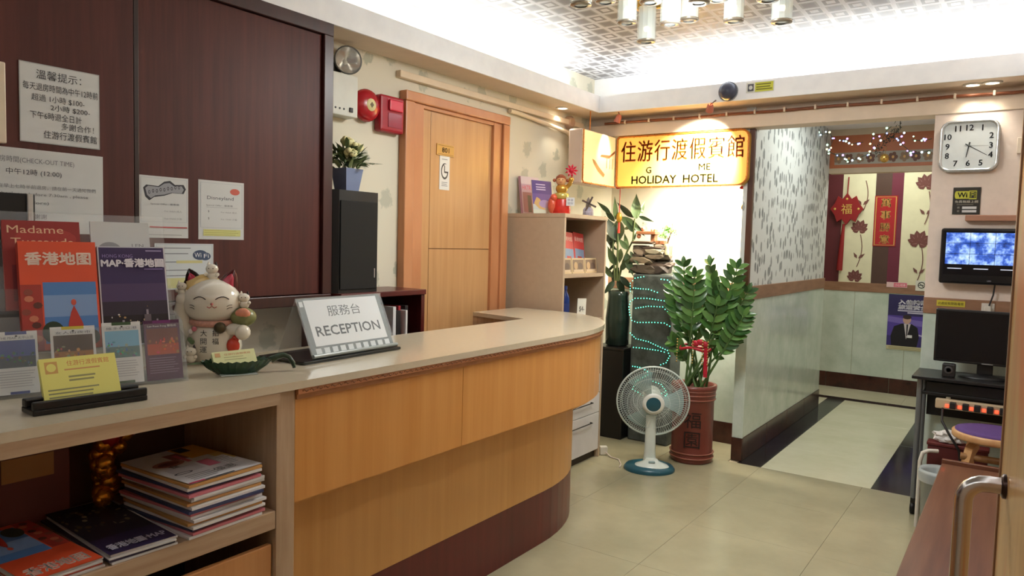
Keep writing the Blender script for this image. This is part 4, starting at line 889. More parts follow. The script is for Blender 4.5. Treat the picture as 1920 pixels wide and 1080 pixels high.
p.poly([(.28, .48), (.36, .46), (.5, .34), (.68, .22), (.64, .16), (.46, .26), (.32, .4)], P((170, 130, 84), .5)); p.poly([(.52, .56), (.8, .56), (.98, .68), (.99, .74), (.82, .62), (.56, .6)], P((150, 100, 64), .5))
for x in (.72, .82, .9): p.rect(x, .35, x+.02, .56, P((190, 150, 104), .5))
p.build(sb, 'branch_print')
tinsel('tinsel', [(-2.425, y, z) for y, z in ((4.255, 2.15), (4.255, 1.95), (4.255, 1.82), (4.27, 1.803), (4.5, 1.803), (4.715, 1.803))], .013, M_tin, sb)
obj('hanger', MB().tube([(-2.49, 4.45, 2.158), (-2.49, 4.45, ZS)], .004, 5), M_tin, sb)
# clip lamps with their own light, hung from the soffit
for i, (px, py, tg, wt, an, lab) in enumerate(((1331, 199, (-1.80, SY, 1.98), 260, 76, 'small clip lamp lighting the middle of the hotel sign'), (1114, 216, (-2.43, 4.56, 2.02), 20, 60, 'small clip lamp at the corner lighting the side box'))):
    q = W(px, py+4, 1, 4.42) if i == 0 else Vector((-2.34, 4.565, 2.25))
    lp = thing('clip_lamp', lab, 'lamp', (q.x, q.y, ZS), 'clip lamps at the soffit')
    d = (Vector(tg)-q).normalized(); T_ = Matrix.Translation(q) @ d.to_track_quat('-Z', 'Y').to_matrix().to_4x4()
    obj('shade', MB(T_).lathe([(.012, .035), (.02, .02), (.024, -.02)], 14, cap=False), P((190, 110, 90), .4), lp); obj('bulb', MB(T_).ball((0, 0, 0), .014, 10), P((255, 240, 210), .3, emit=(255, 226, 180), es=12, var=0), lp)
    obj('stem', MB().tube([q-d*.03, (q.x, YS-.014 if i == 0 else q.y, ZS+.01)], .004, 6), P((120, 90, 80), .4), lp)
    spot('clip_lamp_light', q+d*.03, tg, wt, an, (1, .88, .68), .7, .02)
area('sign_rear_tube', (-1.80, SY+.17, 1.80), (radians(22), 0, 0), .6, .04, 32, (1, .92, .76))
ltb = thing('rear_tube', 'slim lamp tube behind the hotel sign washing the niche wall', 'lamp', (-1.8, SY+.14, 1.83))
obj('tube', MB().tube([(-2.1, SY+.15, 1.825), (-1.5, SY+.15, 1.825)], .008, 8), P((255, 240, 210), .4, emit=(255, 226, 180), es=2), ltb); obj('bracket', MB().box(-2.1, SY+.1, 1.835, -1.5, SY+.17, 1.845), P((200, 180, 150), .5), ltb)
# rope light with clips along the header beam
rp = thing('rope_light', 'thin brown light rope clipped along the header beam', 'rope light', (-1.2, 4.7, 2.25))
yr = YC-.02
obj('rope', MB().tube([(XL+.16, yr, 2.252)]+[(x, yr, 2.252-.004*(k % 2)) for k, x in enumerate((-2.2, -1.9, -1.6, -1.3, -1, -.7, -.4, -.1, .1))], .009, 8), P((126, 74, 48), .4, var=.3, vs=80), rp)
cm = MB().box(-.006, -.014, -.012, .006, .02, .014, .002).mesh('clip', P((222, 206, 186), .5))
for i in range(14): inst('clip', cm, rp, Matrix.Translation((-2.35+i*.18, yr, 2.252)))
# hanging charms under the sign
def charm(lab, px, py0, pyk, py1, y, gold):
    a, k, b = W(px, py0, 1, y), W(px, pyk, 1, y), W(px, py1, 1, y)
    t = thing('hanging_charm', lab, 'charm', (a.x, y, b.z))
    obj('cord', MB().tube([(a.x, y, a.z), (a.x, y, k.z)], .003, 5), P((196, 50, 40), .5), t)
    obj('bow', MB().ball((a.x-.018, y, a.z-.006), .014, 8, None, (1.3, .6, .8)).ball((a.x+.018, y, a.z-.006), .014, 8, None, (1.3, .6, .8)), P((196, 40, 36), .5), t)
    obj('gold_charm', MB().ball((a.x, y, k.z), .022, 12, None, (1, .7, 1.1 if not gold else 1.8)), P((206, 156, 60), .3, .7), t)
    obj('tassel', MB().lathe([(.006, 0), (.008, -.02), (.010, b.z-k.z)], 10, Matrix.Translation((a.x, y, k.z-.02))), P((176, 50, 34), .6), t)
charm('red corded charm with a long gold pendant at the left of the sign', 1163, 350, 408, 432, 4.80, True)
charm('red corded charm with gold bead at the right of the sign', 1397, 350, 388, 455, 4.80, False)
# ================================================================== NICHE: VASE PLANT, FOUNTAIN, LIGHTS
def wy(px, py, y): return W(px, py, 1, y)
pe = thing('black_pedestal', 'black box pedestal under the dark vase in the niche', 'pedestal', (-2.42, 4.85, 0))
obj('body', MB().box(-2.56, 4.72, 0, -2.31, 4.98, .64, .006), P((20, 18, 18), .35), pe); obj('lid', MB().box(-2.565, 4.715, .64, -2.305, 4.985, .66, .004), P((26, 24, 24), .3), pe)
dv = thing('leafy_vase_plant', 'broad-leaved green plant in a dark glass vase on the pedestal', 'potted plant', (-2.43, 4.85, .6605))
Mv = Matrix.Translation((-2.43, 4.85, .661))
obj('vase', MB(Mv).lathe([(.07, 0), (.085, .01), (.09, .2), (.075, .36), (.08, .40), (.07, .40), (.06, .36)], 20), P((34, 48, 42), .12, var=.2), dv)
def q2(x, y, yy=4.82): return wy(1120+x/6, 360+y/6, yy)
for pts in (((220, 1000), (225, 760), (232, 560), (215, 330)), ((235, 1000), (290, 780), (340, 660), (400, 545), (420, 300)), ((200, 1000), (190, 820), (175, 640), (185, 500))):
    obj('stem', MB().tube([q2(*p_) for p_ in pts], [.009, .008, .007, .006, .005][:len(pts)], 7), P((72, 84, 46), .5), dv)
lmd = [leaf_mesh('leaf', 1, .36, P(c, .4), .3, .16, 9, True) for c in ((92, 112, 74), (62, 80, 50), (44, 60, 40), (120, 136, 98))]
for i, (x0, y0, x1, y1, m_, wd) in enumerate(((435, 300, 435, 60, 0, 1.1), (455, 290, 530, 130, 0, .7), (470, 275, 605, 325, 2, .5), (270, 285, 490, 435, 1, .8), (240, 315, 225, 565, 3, 1.3), (205, 310, 200, 95, 0, .6), (195, 330, 85, 200, 1, .8),
        (410, 285, 230, 140, 2, .6), (215, 540, 115, 310, 2, 1.2), (345, 650, 245, 535, 1, .9), (220, 650, 108, 560, 2, .5), (370, 670, 450, 800, 2, .6), (300, 800, 480, 925, 1, .7), (265, 640, 245, 790, 3, 1.0), (215, 820, 120, 650, 1, 1.1),
        (210, 800, 110, 900, 2, .5), (400, 560, 440, 430, 0, .5), (330, 690, 380, 900, 2, .9), (180, 960, 60, 830, 1, .9), (250, 950, 380, 1080, 2, .9), (190, 1000, 90, 1130, 2, 1.0), (300, 420, 400, 380, 3, .8), (180, 560, 40, 470, 2, .8), (190, 470, 60, 350, 1, 1.0), (215, 400, 150, 620, 2, .9), (350, 640, 300, 480, 0, .7), (400, 450, 330, 330, 2, .8), (420, 400, 520, 480, 1, .7), (240, 850, 160, 1000, 2, 1.0), (260, 880, 350, 760, 1, .8), (150, 250, 15, 120, 1, .6), (230, 980, 300, 1150, 2, 1.0))):
    yo = 4.82+.05*sin(i*2.1); a, b = q2(x0, y0), q2(x1, y1, yo); b = a+(b-a)*1.2; L_ = (b-a).length
    inst('leaf', lmd[m_], dv, aimn(a, b-a, (.35+.4*sin(i*1.7), -1, .25*cos(i*2.3))) @ Matrix.Diagonal((L_, L_*wd, L_*wd, 1)))
ft = thing('rock_fountain', 'dark stone table fountain stacked with rocks and a small bonsai', 'fountain', (-2.17, 4.88, 0))
fx0, fx1 = wy(1183, 600, 4.77).x, wy(1258, 600, 4.77).x; fz = wy(1220, 515, 4.77).z
obj('stone_column', MB().box(fx0, 4.775, 0, fx1, 4.98, fz, .012), marble('dark_stone', (44, 50, 50), (84, 90, 88), .4, 14), ft)
def rock(x, y, z, sx, sy, sz, seed, c):
    rn = random.Random(seed); bm = bmesh.new(); bmesh.ops.create_icosphere(bm, subdivisions=2, radius=1)
    for v_ in bm.verts:
        k = 1+rn.uniform(-.14, .14); v_.co = Vector((max(-.8, min(.8, v_.co.x*k)), max(-.8, min(.8, v_.co.y*k)), max(-.6, min(.6, v_.co.z*k))))
    mb = MB(); mb.add([(x+v_.co.x*sx, y+v_.co.y*sy, z+v_.co.z*sz) for v_ in bm.verts], [tuple(q_.index for q_ in f_.verts) for f_ in bm.faces], False); bm.free()
    return obj('rock', mb, P(c, .6, var=.3, vs=40), ft)
for i, (px, py, wpx, hpx, c) in enumerate(((1215, 505, 78, 22, (92, 80, 66)), (1235, 505, 50, 20, (70, 58, 50)), (1205, 488, 60, 16, (150, 132, 108)), (1236, 496, 60, 12, (96, 78, 66)), (1236, 482, 52, 12, (140, 124, 104)), (1207, 470, 46, 22, (168, 148, 126)), (1231, 472, 40, 12, (176, 166, 140)), (1238, 461, 26, 12, (190, 176, 150)), (1210, 455, 54, 7, (110, 84, 62)), (1250, 470, 14, 30, (170, 160, 130)), (1198, 479, 30, 7, (80, 66, 54)), (1243, 489, 34, 6, (60, 48, 42)), (1225, 465, 56, 6, (84, 66, 54)), (1200, 462, 34, 6, (120, 100, 84)), (1240, 475, 30, 6, (90, 74, 62)))):
    q = wy(px, py, 4.86); k = 4.6/FPX; rock(q.x, 4.86+.02*sin(i*3), q.z, wpx*k*.66, .09-.004*i, hpx*k*.72, i, tuple(int(v*.72) for v in c))
obj('pavilion', MB().box(wy(1223, 445, 4.86).x, 4.83, wy(1225, 455, 4.86).z, wy(1231, 445, 4.86).x, 4.88, wy(1225, 430, 4.86).z, .004).box(wy(1198, 436, 4.86).x, 4.81, wy(1225, 440, 4.86).z, wy(1234, 436, 4.86).x, 4.9, wy(1225, 434, 4.86).z, .004).box(wy(1228, 455, 4.86).x, 4.83, wy(1225, 458, 4.86).z, wy(1248, 455, 4.86).x, 4.88, wy(1225, 451, 4.86).z, .003), P((140, 92, 62), .5, var=.2), ft)
for px, py, r in ((1198, 443, .017), (1206, 429, .016), (1215, 436, .012), (1224, 432, .015)): q = wy(px, py, 4.84); obj('peach', MB().ball(q, r, 10), P((226, 150, 116), .4), ft)
bt = [wy(x, y, 4.86) for x, y in ((1250, 462), (1254, 448), (1258, 438), (1252, 430))]
obj('bonsai_trunk', MB().tube(bt, [.007, .006, .004, .003], 7).tube([bt[1], wy(1243, 443, 4.86)], .003, 5).tube([bt[2], wy(1264, 432, 4.86)], .003, 5), P((110, 84, 60), .6), ft)
rn = random.Random(4)
for cxp, cyp, r_ in ((1243, 441, 8), (1256, 429, 9), (1264, 435, 6), (1250, 428, 5)):
    mb = MB()
    for k in range(60):
        q = wy(cxp+rn.gauss(0, r_*.5), cyp+rn.gauss(0, r_*.4), 4.86+rn.gauss(0, .02)); a = rn.random()*6.3; e = Vector((cos(a), rn.uniform(-.5, .5), sin(a)))*.009
        g_ = e.orthogonal().normalized()*.005; mb.add([q-e, q+g_, q+e, q-g_], [(0, 1, 2, 3)], False)
    tag(obj('bonsai_foliage', mb, P((104, 156, 76), .5, var=.2), ft), kind='stuff')
obj('small_figure', MB().lathe([(.014, 0), (.018, .02), (.010, .045), (.014, .055), (.010, .072), (.001, .078)], 12, Matrix.Translation(wy(1250, 478, 4.80))), P((196, 186, 150), .4), ft)
ls = thing('led_string', 'green LED light string wound round the stone fountain', 'string lights', (-2.17, 4.765, .4))
def q3(x, y): return wy(920+x/3.375, 380+y/3.375, 4.762)
strands = (((970, 468), (915, 478), (885, 510), (885, 560), (897, 582)), ((905, 540), (950, 545), (1000, 548), (1075, 575)), ((1080, 485), (1120, 490), (1148, 515), (1150, 545)),
    ((1140, 628), (1080, 618), (990, 605), (915, 605), (885, 625), (876, 660), (882, 710), (895, 745), (930, 758), (1040, 758), (1100, 762), (1134, 782), (1122, 805)),
    ((920, 668), (1000, 655), (1090, 660), (1120, 690), (1134, 668), (1118, 630)), ((885, 825), (920, 860), (1000, 880), (1060, 908), (1120, 935), (1134, 970), (1112, 1012), (1060, 1032)),
    ((905, 915), (960, 920), (1060, 935), (1120, 950)), ((900, 1035), (960, 1045), (1010, 1080), (920, 1130), (900, 1180), (1000, 1240), (1100, 1200), (1128, 1260)), ((1030, 1130), (1080, 1150), (1110, 1190), (1122, 1230), (1090, 1210)))
wb, bb = MB(), MB()
for s_ in strands:
    pts = [q3(*p_) for p_ in s_]; wb.tube(pts, .0015, 4)
    for a, b in zip(pts, pts[1:]):
        n_ = max(1, round((b-a).length/.021))
        for k in range(n_): bb.ball(a.lerp(b, k/n_)+Vector((0, -.004, 0)), .0036, 6)
obj('wire', wb, P((30, 60, 52), .5), ls); tag(obj('bulbs', bb, P((120, 255, 220), .3, emit=(90, 255, 205), es=4, var=0), ls), kind='stuff')
# ================================================================== POTTED ZZ PLANT
pz = W(1312, 845, 2, 0); zc = Vector((pz.x+.02, pz.y+.06, 0)); zc = Vector((-1.735, 4.60, 0))
zp = thing('zz_plant', 'tall glossy green plant in a red brown ceramic pot', 'potted plant', zc[:])
Mz = Matrix.Translation(zc)
M_pot = P((112, 54, 44), .3, var=.15)
po = obj('pot', MB(Mz).lathe([(.125, 0), (.135, .01), (.137, .05), (.132, .06), (.132, .40), (.138, .41), (.14, .47), (.146, .48), (.146, .505), (.128, .505), (.12, .46)], 32), M_pot, zp)
for z in (.035, .065, .415, .445, .47): obj('band', MB(Mz).tube([(.1385*cos(a), .1385*sin(a), z) for a in [2*pi*i/36 for i in range(36)]], .0045, 6, closed=True), P((150, 92, 76), .3), po)
obj('soil', MB(Mz).lathe([(.001, .47), (.122, .465)], 24, cap=False), P((50, 36, 28), .9), zp)
Mpt = facing(zc); mb = MB(Mpt)
for i, c_ in enumerate('福園'): letters(mb, c_, None, 0, .29-.13*i, .105, y=-.1345)
obj('calligraphy', mb, P((36, 18, 16), .5, var=0), po)
M_zl = [P(c, .22, var=.15) for c in ((66, 104, 50), (88, 128, 66), (48, 82, 42))]
zl = [leaf_mesh('leaf', 1, .46, m, .25, .12, 5) for m in M_zl]
zs = [((1282, 496), (1285, 600)), ((1262, 540), (1280, 620)), ((1302, 516), (1300, 600)), ((1326, 540), (1312, 620)), ((1332, 494), (1348, 600)), ((1383, 500), (1352, 590)), ((1402, 545), (1360, 630)), ((1396, 590), (1362, 650)), ((1262, 640), (1285, 660)), ((1392, 620), (1350, 660)), ((1345, 570), (1330, 640)), ((1290, 560), (1295, 630)), ((1365, 560), (1345, 630))]
rn = random.Random(8)
for i, (tip, mid) in enumerate(zs):
    yo = zc.y+.09*sin(i*2.4); b0 = zc+Vector((.07*sin(i*1.9), .06*cos(i*1.3), .46)); m0 = wy(*mid, (yo+zc.y)/2); t0 = wy(*tip, yo)
    C = [b0*(1-t)**2+m0*2*t*(1-t)+t0*t*t for t in [k/10 for k in range(11)]]
    obj('stem', MB().tube(C, [.009-.0006*k for k in range(11)], 6), P((76, 104, 56), .4), zp)
    n_ = 9 if i < 8 else 6
    for k in range(n_):
        t = .47+.51*k/(n_-1); q = b0*(1-t)**2+m0*2*t*(1-t)+t0*t*t; tg_ = ((m0-b0)*(1-t)+(t0-m0)*t).normalized()
        side = tg_.cross(Vector((sin(i*1.3), -1, .1))).normalized(); L_ = .10*(1.15-.35*abs(2*k/(n_-1)-1))
        for sg_ in (-1, 1):
            d = side*sg_*.85+tg_*.65+Vector((0, -.35*rn.random(), .1)); inst('leaf', zl[(i+k) % 3], zp, aimn(q, d, (.3+.5*rn.uniform(-1, 1), -1, .5+.5*rn.uniform(-1, 1))) @ Matrix.Scale(L_, 4))
    inst('leaf', zl[i % 3], zp, aimn(t0-(t0-m0).normalized()*.01, t0-m0, (.3, -1, .3)) @ Matrix.Scale(.07, 4))
rbn = MB()
zr = wy(1330, 655, zc.y).z
rbn.tube([(zc.x+.10*cos(a), zc.y+.09*sin(a), zr+.01*sin(3*a)) for a in [2*pi*i/24 for i in range(24)]], .009, 6, closed=True)
for dx, dz in ((-.03, .04), (.03, .04), (.0, .05)): rbn.ball((zc.x+.06+dx, zc.y-.085, zr+dz), .026, 10, None, (1, .5, .8))
rbn.box(zc.x+.09, zc.y-.09, zr-.17, zc.x+.115, zc.y-.085, zr+.02)
obj('red_ribbon', rbn, P((176, 30, 50), .4), zp)
bd = MB()
for x in (-.085, .02, .085, .12):
    for k in range(9): bd.ball((zc.x+x, zc.y-.105, zr+.06-.018*k), .0055, 6)
tag(obj('gold_beads', bd, P((190, 160, 96), .3, .6), zp), kind='stuff')
# ================================================================== FAN
pf_ = W(1217, 880, 2, 0); MF = facing((pf_.x, pf_.y, 0), 4)
fn = thing('floor_fan', 'white and teal electric fan standing on the floor', 'fan', (pf_.x, pf_.y, 0))
M_teal = P((36, 84, 98), .3); M_wp = P((206, 214, 206), .3)
obj('base', MB(MF).lathe([(.155, 0), (.158, .012), (.145, .03), (.10, .042)], 32, None, True, 1, .85), M_teal, fn)
obj('base_cover', MB(MF).lathe([(.095, .035), (.085, .045), (.04, .065), (.03, .08)], 24, Matrix.Translation((.01, -.035, 0)), True, 1.15, .7), M_wp, fn)
zc_ = .432; obj('pole', MB(MF).lathe([(.034, .05), (.028, .12), (.026, .34)], 16, None, True, 1.2, .8), M_wp, fn)
tl = Matrix.Translation((.008, 0, zc_)) @ Matrix.Rotation(radians(8), 4, 'X') @ Matrix.Rotation(radians(90), 4, 'X')  # local z -> toward the viewer
Tf = MF @ tl
obj('motor', MB(Tf).lathe([(.03, -.16), (.055, -.14), (.06, -.06), (.04, -.03)], 20), M_wp, fn)
RG = .222
def grille(z, front, name):
    mb = MB(Tf); n_ = 90
    pr = [(.06, .052), (.10, .05), (.16, .042), (.20, .026), (RG, 0)] if front else [(.05, -.05), (.12, -.05), (.19, -.035), (RG, 0)]
    for i in range(n_):
        a = 2*pi*i/n_; a2 = a+(.25 if front else -.1)
        mb.tube([(r*cos(a+(a2-a)*(1-r/RG)), r*sin(a+(a2-a)*(1-r/RG)), zz+z) for r, zz in pr], .0009, 4, caps=False)
    for r, zz in pr[1:-1]: mb.tube([(r*cos(2*pi*i/40), r*sin(2*pi*i/40), zz+z) for i in range(40)], .0012, 4, closed=True)
    mb.tube([(RG*cos(2*pi*i/48), RG*sin(2*pi*i/48), z) for i in range(48)], .005, 6, closed=True)
    return tag(obj(name, mb, P((196, 208, 204), .3), fn), kind='stuff')
grille(.0, True, 'front_grille'); grille(-.005, False, 'rear_grille')
bl = MB(Tf)
for k in range(3):
    a0 = k*2*pi/3; v = []; f = []
    for i in range(7):
        r = .04+.15*i/6
        for j in range(7):
            a = a0+(-.5+1.0*j/6)*(.6+.35*i/6); v.append((r*cos(a), r*sin(a), -.01-.03*(j/6-.5)))
    f = [(i*7+j, i*7+j+1, i*7+j+8, i*7+j+7) for i in range(6) for j in range(6)]; b1 = MB(Tf).add(v, f, True); obj('blade', b1, P((150, 180, 180), .25, alpha=.75), fn)
obj('hub', MB(Tf).lathe([(.045, -.03), (.045, .01)], 20), M_wp, fn)
bdg = obj('badge_ring', MB(Tf).lathe([(.068, .05), (.066, .058), (.046, .06)], 28), P((222, 226, 220), .3), fn); obj('badge', MB(Tf).lathe([(.045, .06), (.03, .064), (.001, .066)], 24), M_teal, fn)
obj('control_knob', MB(MF).box(-.01, -.075, .06, .03, -.06, .072, .003), P((150, 170, 170), .3), fn)
# ================================================================== HALL: LIGHTS, KNOT, BANNER, POSTER
hl = thing('fairy_lights', 'coloured fairy lights draped across the hall opening', 'string lights', (-1.0, 6.5, 2.2))
def q4(x, y): return wy(1400+x/3, 200+y/3, 6.5)
HP = (((405, 118), (418, 155), (470, 150), (485, 180), (470, 225), (450, 240), (480, 262), (540, 285), (570, 300), (600, 300), (640, 285), (690, 265), (712, 240), (715, 210)), ((525, 190), (555, 185), (580, 212), (615, 205), (655, 200)), ((700, 205), (710, 160), (765, 180), (790, 130), (815, 112)),
      ((885, 145), (858, 172), (865, 208), (900, 235), (930, 265), (975, 262), (1035, 245)), ((930, 185), (965, 190), (1000, 190), (1042, 180)))
wb = MB(); cols = ((150, 170, 255), (210, 235, 255), (190, 255, 210), (200, 150, 255), (255, 230, 170)); lb = [MB() for _ in cols]; rn = random.Random(12)
for s_ in HP:
    pts = [q4(*p_) for p_ in s_]; wb.tube(pts, .0025, 4)
    for a, b in zip(pts, pts[1:]):
        for k in range(2): lb[rn.randrange(5)].ball(a.lerp(b, k/2+rn.uniform(-.1, .1))+Vector((rn.gauss(0, .012), 0, rn.gauss(0, .012))), rn.uniform(.006, .0095), 6)
obj('wire', wb, P((50, 70, 60), .5), hl)
for c, m_ in zip(cols, lb): tag(obj('bulbs', m_, P(c, .3, emit=c, es=3, var=0), hl), kind='stuff')
bw_ = q4(795, 185)
wrh = thing('wreath_bow', 'dark green bow with a gold bauble among the fairy lights', 'decoration', (bw_.x, 6.5, bw_.z-.2))
mb = MB(); rn = random.Random(1)
for k in range(160):
    t = rn.uniform(-1, 1); q = Vector((bw_.x+.08*t+rn.gauss(0, .014), 6.5+rn.gauss(0, .014), bw_.z+.09*t+rn.gauss(0, .022))); e = Vector((rn.gauss(0, 1), rn.gauss(0, 1), rn.gauss(0, 1))).normalized()*.025; g_ = e.orthogonal().normalized()*.004
    mb.add([q-g_, q+g_, q+e], [(0, 1, 2)], False)
tag(obj('needles', mb, P((36, 46, 36), .6), wrh), kind='stuff')
obj('hook', MB().tube([(bw_.x+.08, 6.5, bw_.z+.08), (bw_.x+.08, 6.5, 2.45)], .003, 5), P((60, 60, 60), .5), wrh)
obj('bauble', MB().ball(q4(775, 290), .035, 14), P((206, 160, 84), .2, .8), wrh); obj('bauble_thread', MB().tube([q4(775, 280), q4(785, 225)], .002, 4), P((150, 120, 70), .5), wrh)
kx = wy(1588, 392, YE-.02); kn = thing('red_knot', 'red Chinese knot with gold character and long tassel on hall wall', 'decoration', (kx.x, YE-.02, kx.z-.4))
Mkn = frame((kx.x, YE-.03, kx.z), BACKW)
v_ = [(0, .16), (.05, .10), (.10, .13), (.13, .06), (.18, 0), (.13, -.06), (.10, -.13), (.05, -.10), (0, -.16), (-.05, -.10), (-.10, -.13), (-.13, -.06), (-.18, 0), (-.13, .06), (-.10, .13), (-.05, .10)]
Mx = Mkn @ Matrix(((1, 0, 0, 0), (0, 0, -1, 0), (0, 1, 0, 0), (0, 0, 0, 1)))
M_kr = P((138, 26, 30), .6)
obj('diamond', MB(Mx).prism([(x*.85, y) for x, y in v_], -.02, .012), M_kr, kn)
obj('cord', MB(Mkn).tube([(0, 0, .15), (.005, 0, .32)], .006, 6), M_kr, kn); obj('tassel', MB(Mkn).tube([(-.02, 0, -.15), (-.03, 0, -.36), (-.04, 0, -.62)], [.012, .022, .03], 8), M_kr, kn)
mb = MB(Mkn); letters(mb, '福', None, 0, 0, .10, y=-.014)
for x, z in ((-.11, 0), (.11, 0), (0, .1)): mb.ball((x, -.013, z), .012, 8, None, (1, .2, 1))
obj('gold_character', mb, P((206, 170, 90), .4, var=0), kn)
a, b = wy(1641, 367, YE-.008), wy(1668, 462, YE-.008)
def d_(p):
    p.rect(.05, .02, .95, .98, (196, 150, 80)).rect(.09, .03, .91, .97, (162, 28, 34))
    for i, c_ in enumerate('萬事勝意'): p.text(c_, .5, .86-.24*i, .17, (216, 180, 100), .44, bold=.0012)
sheet('red_banner', 'red vertical banner with four gold Chinese characters', 'banner', frame((a.x, YE-.006, b.z), BACKW), b.x-a.x+.05, a.z-b.z, .004, (150, 26, 32), d_)
a, b = wy(1667, 551, YE-.018), wy(1740, 661, YE-.018)
def d_(p):
    p.rect(0, 0, 1, 1, (206, 200, 160)); p.rect(0, .07, 1, 1, (46, 40, 92)); p.rect(0, .25, 1, .62, (84, 66, 160)); p.poly([(0, .5), (1, .42), (1, .52), (0, .6)], (120, 104, 190)); p.rect(0, .07, 1, .25, (60, 50, 120)); p.poly([(.5, .3), (1, .22), (1, .24), (.5, .33)], (190, 180, 220))
    p.text('入住持牌旅', .58, .87, .075, (216, 214, 230), .74, bold=.004).text('旅遊安全又', .58, .78, .075, (216, 214, 230), .74, bold=.004).rect(.2, .70, .92, .725, (190, 186, 210)).rect(.4, .665, .9, .69, (190, 186, 210))
    p.poly([(.1, .07), (.08, .25), (.14, .42), (.3, .48), (.5, .48), (.62, .42), (.66, .25), (.62, .07)], (22, 20, 28)); p.poly([(.34, .48), (.40, .2), (.48, .48)], (206, 200, 206)); p.poly([(.395, .47), (.40, .26), (.42, .26), (.43, .47)], (30, 28, 40))
    p.disc(.40, .55, .085, .075, (196, 160, 146), 14).disc(.40, .60, .09, .04, (50, 38, 40), 12); p.rect(.42, .23, .52, .28, (226, 226, 230)); p.lines(.05, .95, (.045, .02), .01, (150, 146, 110))
sheet('hall_poster', 'purple poster of a person in a dark suit on the hall wall', 'poster', frame((a.x, YE-.016, b.z), BACKW), b.x-a.x+.06, a.z-b.z, .003, (206, 200, 160), d_)
a = wy(1662, 538, YE-.02)
sheet('pink_label', 'small pink and white label on the hall rail', 'label', frame((a.x, YE-.018, a.z), BACKW), .18, .05, .002, (222, 190, 190), lambda p: p.rect(.35, .1, .98, .9, (214, 110, 130)).text('小心地滑', .66, .5, .5, (240, 220, 220), .5))
a = wy(1716, 545, YE-.02)
sheet('no_smoking_label', 'small white square label with a black symbol on the rail', 'label', frame((a.x, YE-.018, a.z), BACKW), .1, .1, .002, (216, 216, 206), lambda p: p.disc(.5, .55, .32, .32, (60, 60, 60)).disc(.5, .55, .24, .24, (216, 216, 206)).poly([(.25, .75), (.3, .8), (.75, .35), (.7, .3)], (60, 60, 60)).rect(.25, .5, .7, .58, (60, 60, 60)))
# ================================================================== COLUMN: CLOCK, WIFI SIGN, SCREEN
def colframe(px, py, off=0): q = wy(px, py, YC-off); return frame((q.x, YC-off, q.z), BACKW)
a, b = wy(1765, 320, YC), wy(1872, 228, YC); cw_, ch_ = .277, .272
ck = thing('wall_clock', 'square silver wall clock with rounded corners on the column', 'clock', (a.x+cw_/2, YC-.02, a.z))
Mc = frame(((a.x+b.x)/2, YC-.034, (a.z+b.z)/2), BACKW) @ Matrix(((1, 0, 0, 0), (0, 0, -1, 0), (0, 1, 0, 0), (0, 0, 0, 1)))
s_ = cw_/2
obj('case', MB(Mc).prism(rrect(-s_, -s_, s_, s_, (.05,)*4), -.033, -.006), P((150, 154, 156), .3, .5), ck)
obj('rim', MB(Mc).tube([(x, y, 0) for x, y in rrect(-s_+.008, -s_+.008, s_-.008, s_-.008, (.045,)*4)], .009, 8, closed=True), P((196, 200, 202), .22, .7), ck)
dl = obj('dial', MB(Mc).prism(rrect(-s_+.012, -s_+.012, s_-.012, s_-.012, (.04,)*4), -.006, -.002), P((206, 212, 212), .3), ck)
Mcd = frame(((a.x+b.x)/2, YC-.0322, (a.z+b.z)/2), BACKW); mb = MB(Mcd)
for i, (x, z) in enumerate(((.058, .095), (.1, .052), (.1, .0), (.1, -.05), (.058, -.092), (0, -.092), (-.058, -.092), (-.1, -.05), (-.1, .0), (-.1, .052), (-.055, .095), (0, .098))): letters(mb, str(i+1), None, x, z, .03, y=-.0008, bold=.0009)
obj('numerals', mb, P((60, 64, 68), .4, var=0), dl)
def hand(name, ang, L_, w_, y):
    A = radians(ang); d = Vector((sin(A), 0, cos(A))); n = Vector((cos(A), 0, -sin(A)))*w_
    return obj(name, MB(Mcd).add([(-d*.02-n+Vector((0, y, 0))), (-d*.02+n+Vector((0, y, 0))), (d*L_+n*.4+Vector((0, y, 0))), (d*L_-n*.4+Vector((0, y, 0)))], [(0, 1, 2, 3)], False), P((50, 54, 56), .4), dl)
hand('hour_hand', 190, .062, .004, -.003); hand('minute_hand', 122, .10, .003, -.004); hand('second_hand', 92, .09, .0012, -.005)
obj('hub', MB(Mcd).ball((0, -.005, 0), .005, 8), P((80, 84, 84), .3, .6), dl)
a, b = wy(1785, 402, YC), wy(1840, 351, YC)
def d_(p):
    p.rect(.1, .58, .58, .86, (186, 186, 60)).disc(.12, .72, .06, .14, (186, 186, 60)).disc(.58, .72, .06, .14, (186, 186, 60)).rect(.58, .56, .86, .88, (186, 186, 60)).rect(.6, .6, .84, .84, (34, 30, 26)).text('Wi', .34, .72, .18, (30, 28, 24), .34, bold=.001).text('Fi', .72, .72, .18, (200, 200, 70), .18, bold=.001)
    p.text('免費無線上網', .5, .47, .1, (196, 190, 176), .84).lines(.15, .9, (.36,), .02, (130, 124, 110)); p.rect(.36, .2, .88, .29, (200, 200, 200)).rect(.36, .07, .88, .16, (200, 200, 200)); p.text('網', .22, .25, .08, (160, 156, 146)).text('密', .22, .12, .08, (160, 156, 146))
sheet('wifi_sign', 'small black sign with yellow internet logo under the clock', 'sign', frame((a.x, YC-.006, a.z), BACKW), b.x-a.x, b.z-a.z, .005, (40, 36, 30), d_)
tvx0, tvx1, tvz0, tvz1 = -.390, .0, 1.235, 1.535
tv = thing('security_screen', 'black wall screen showing bluish security camera views', 'television', ((tvx0+tvx1)/2, YC-.05, tvz0))
obj('case', MB().box(tvx0, YC-.075, tvz0, tvx1, YC-.02, tvz1, .012), P((18, 18, 22), .25), tv); obj('wall_mount', MB().box(-.28, YC-.02, 1.32, -.12, YC, 1.46), P((30, 30, 30), .5), tv)
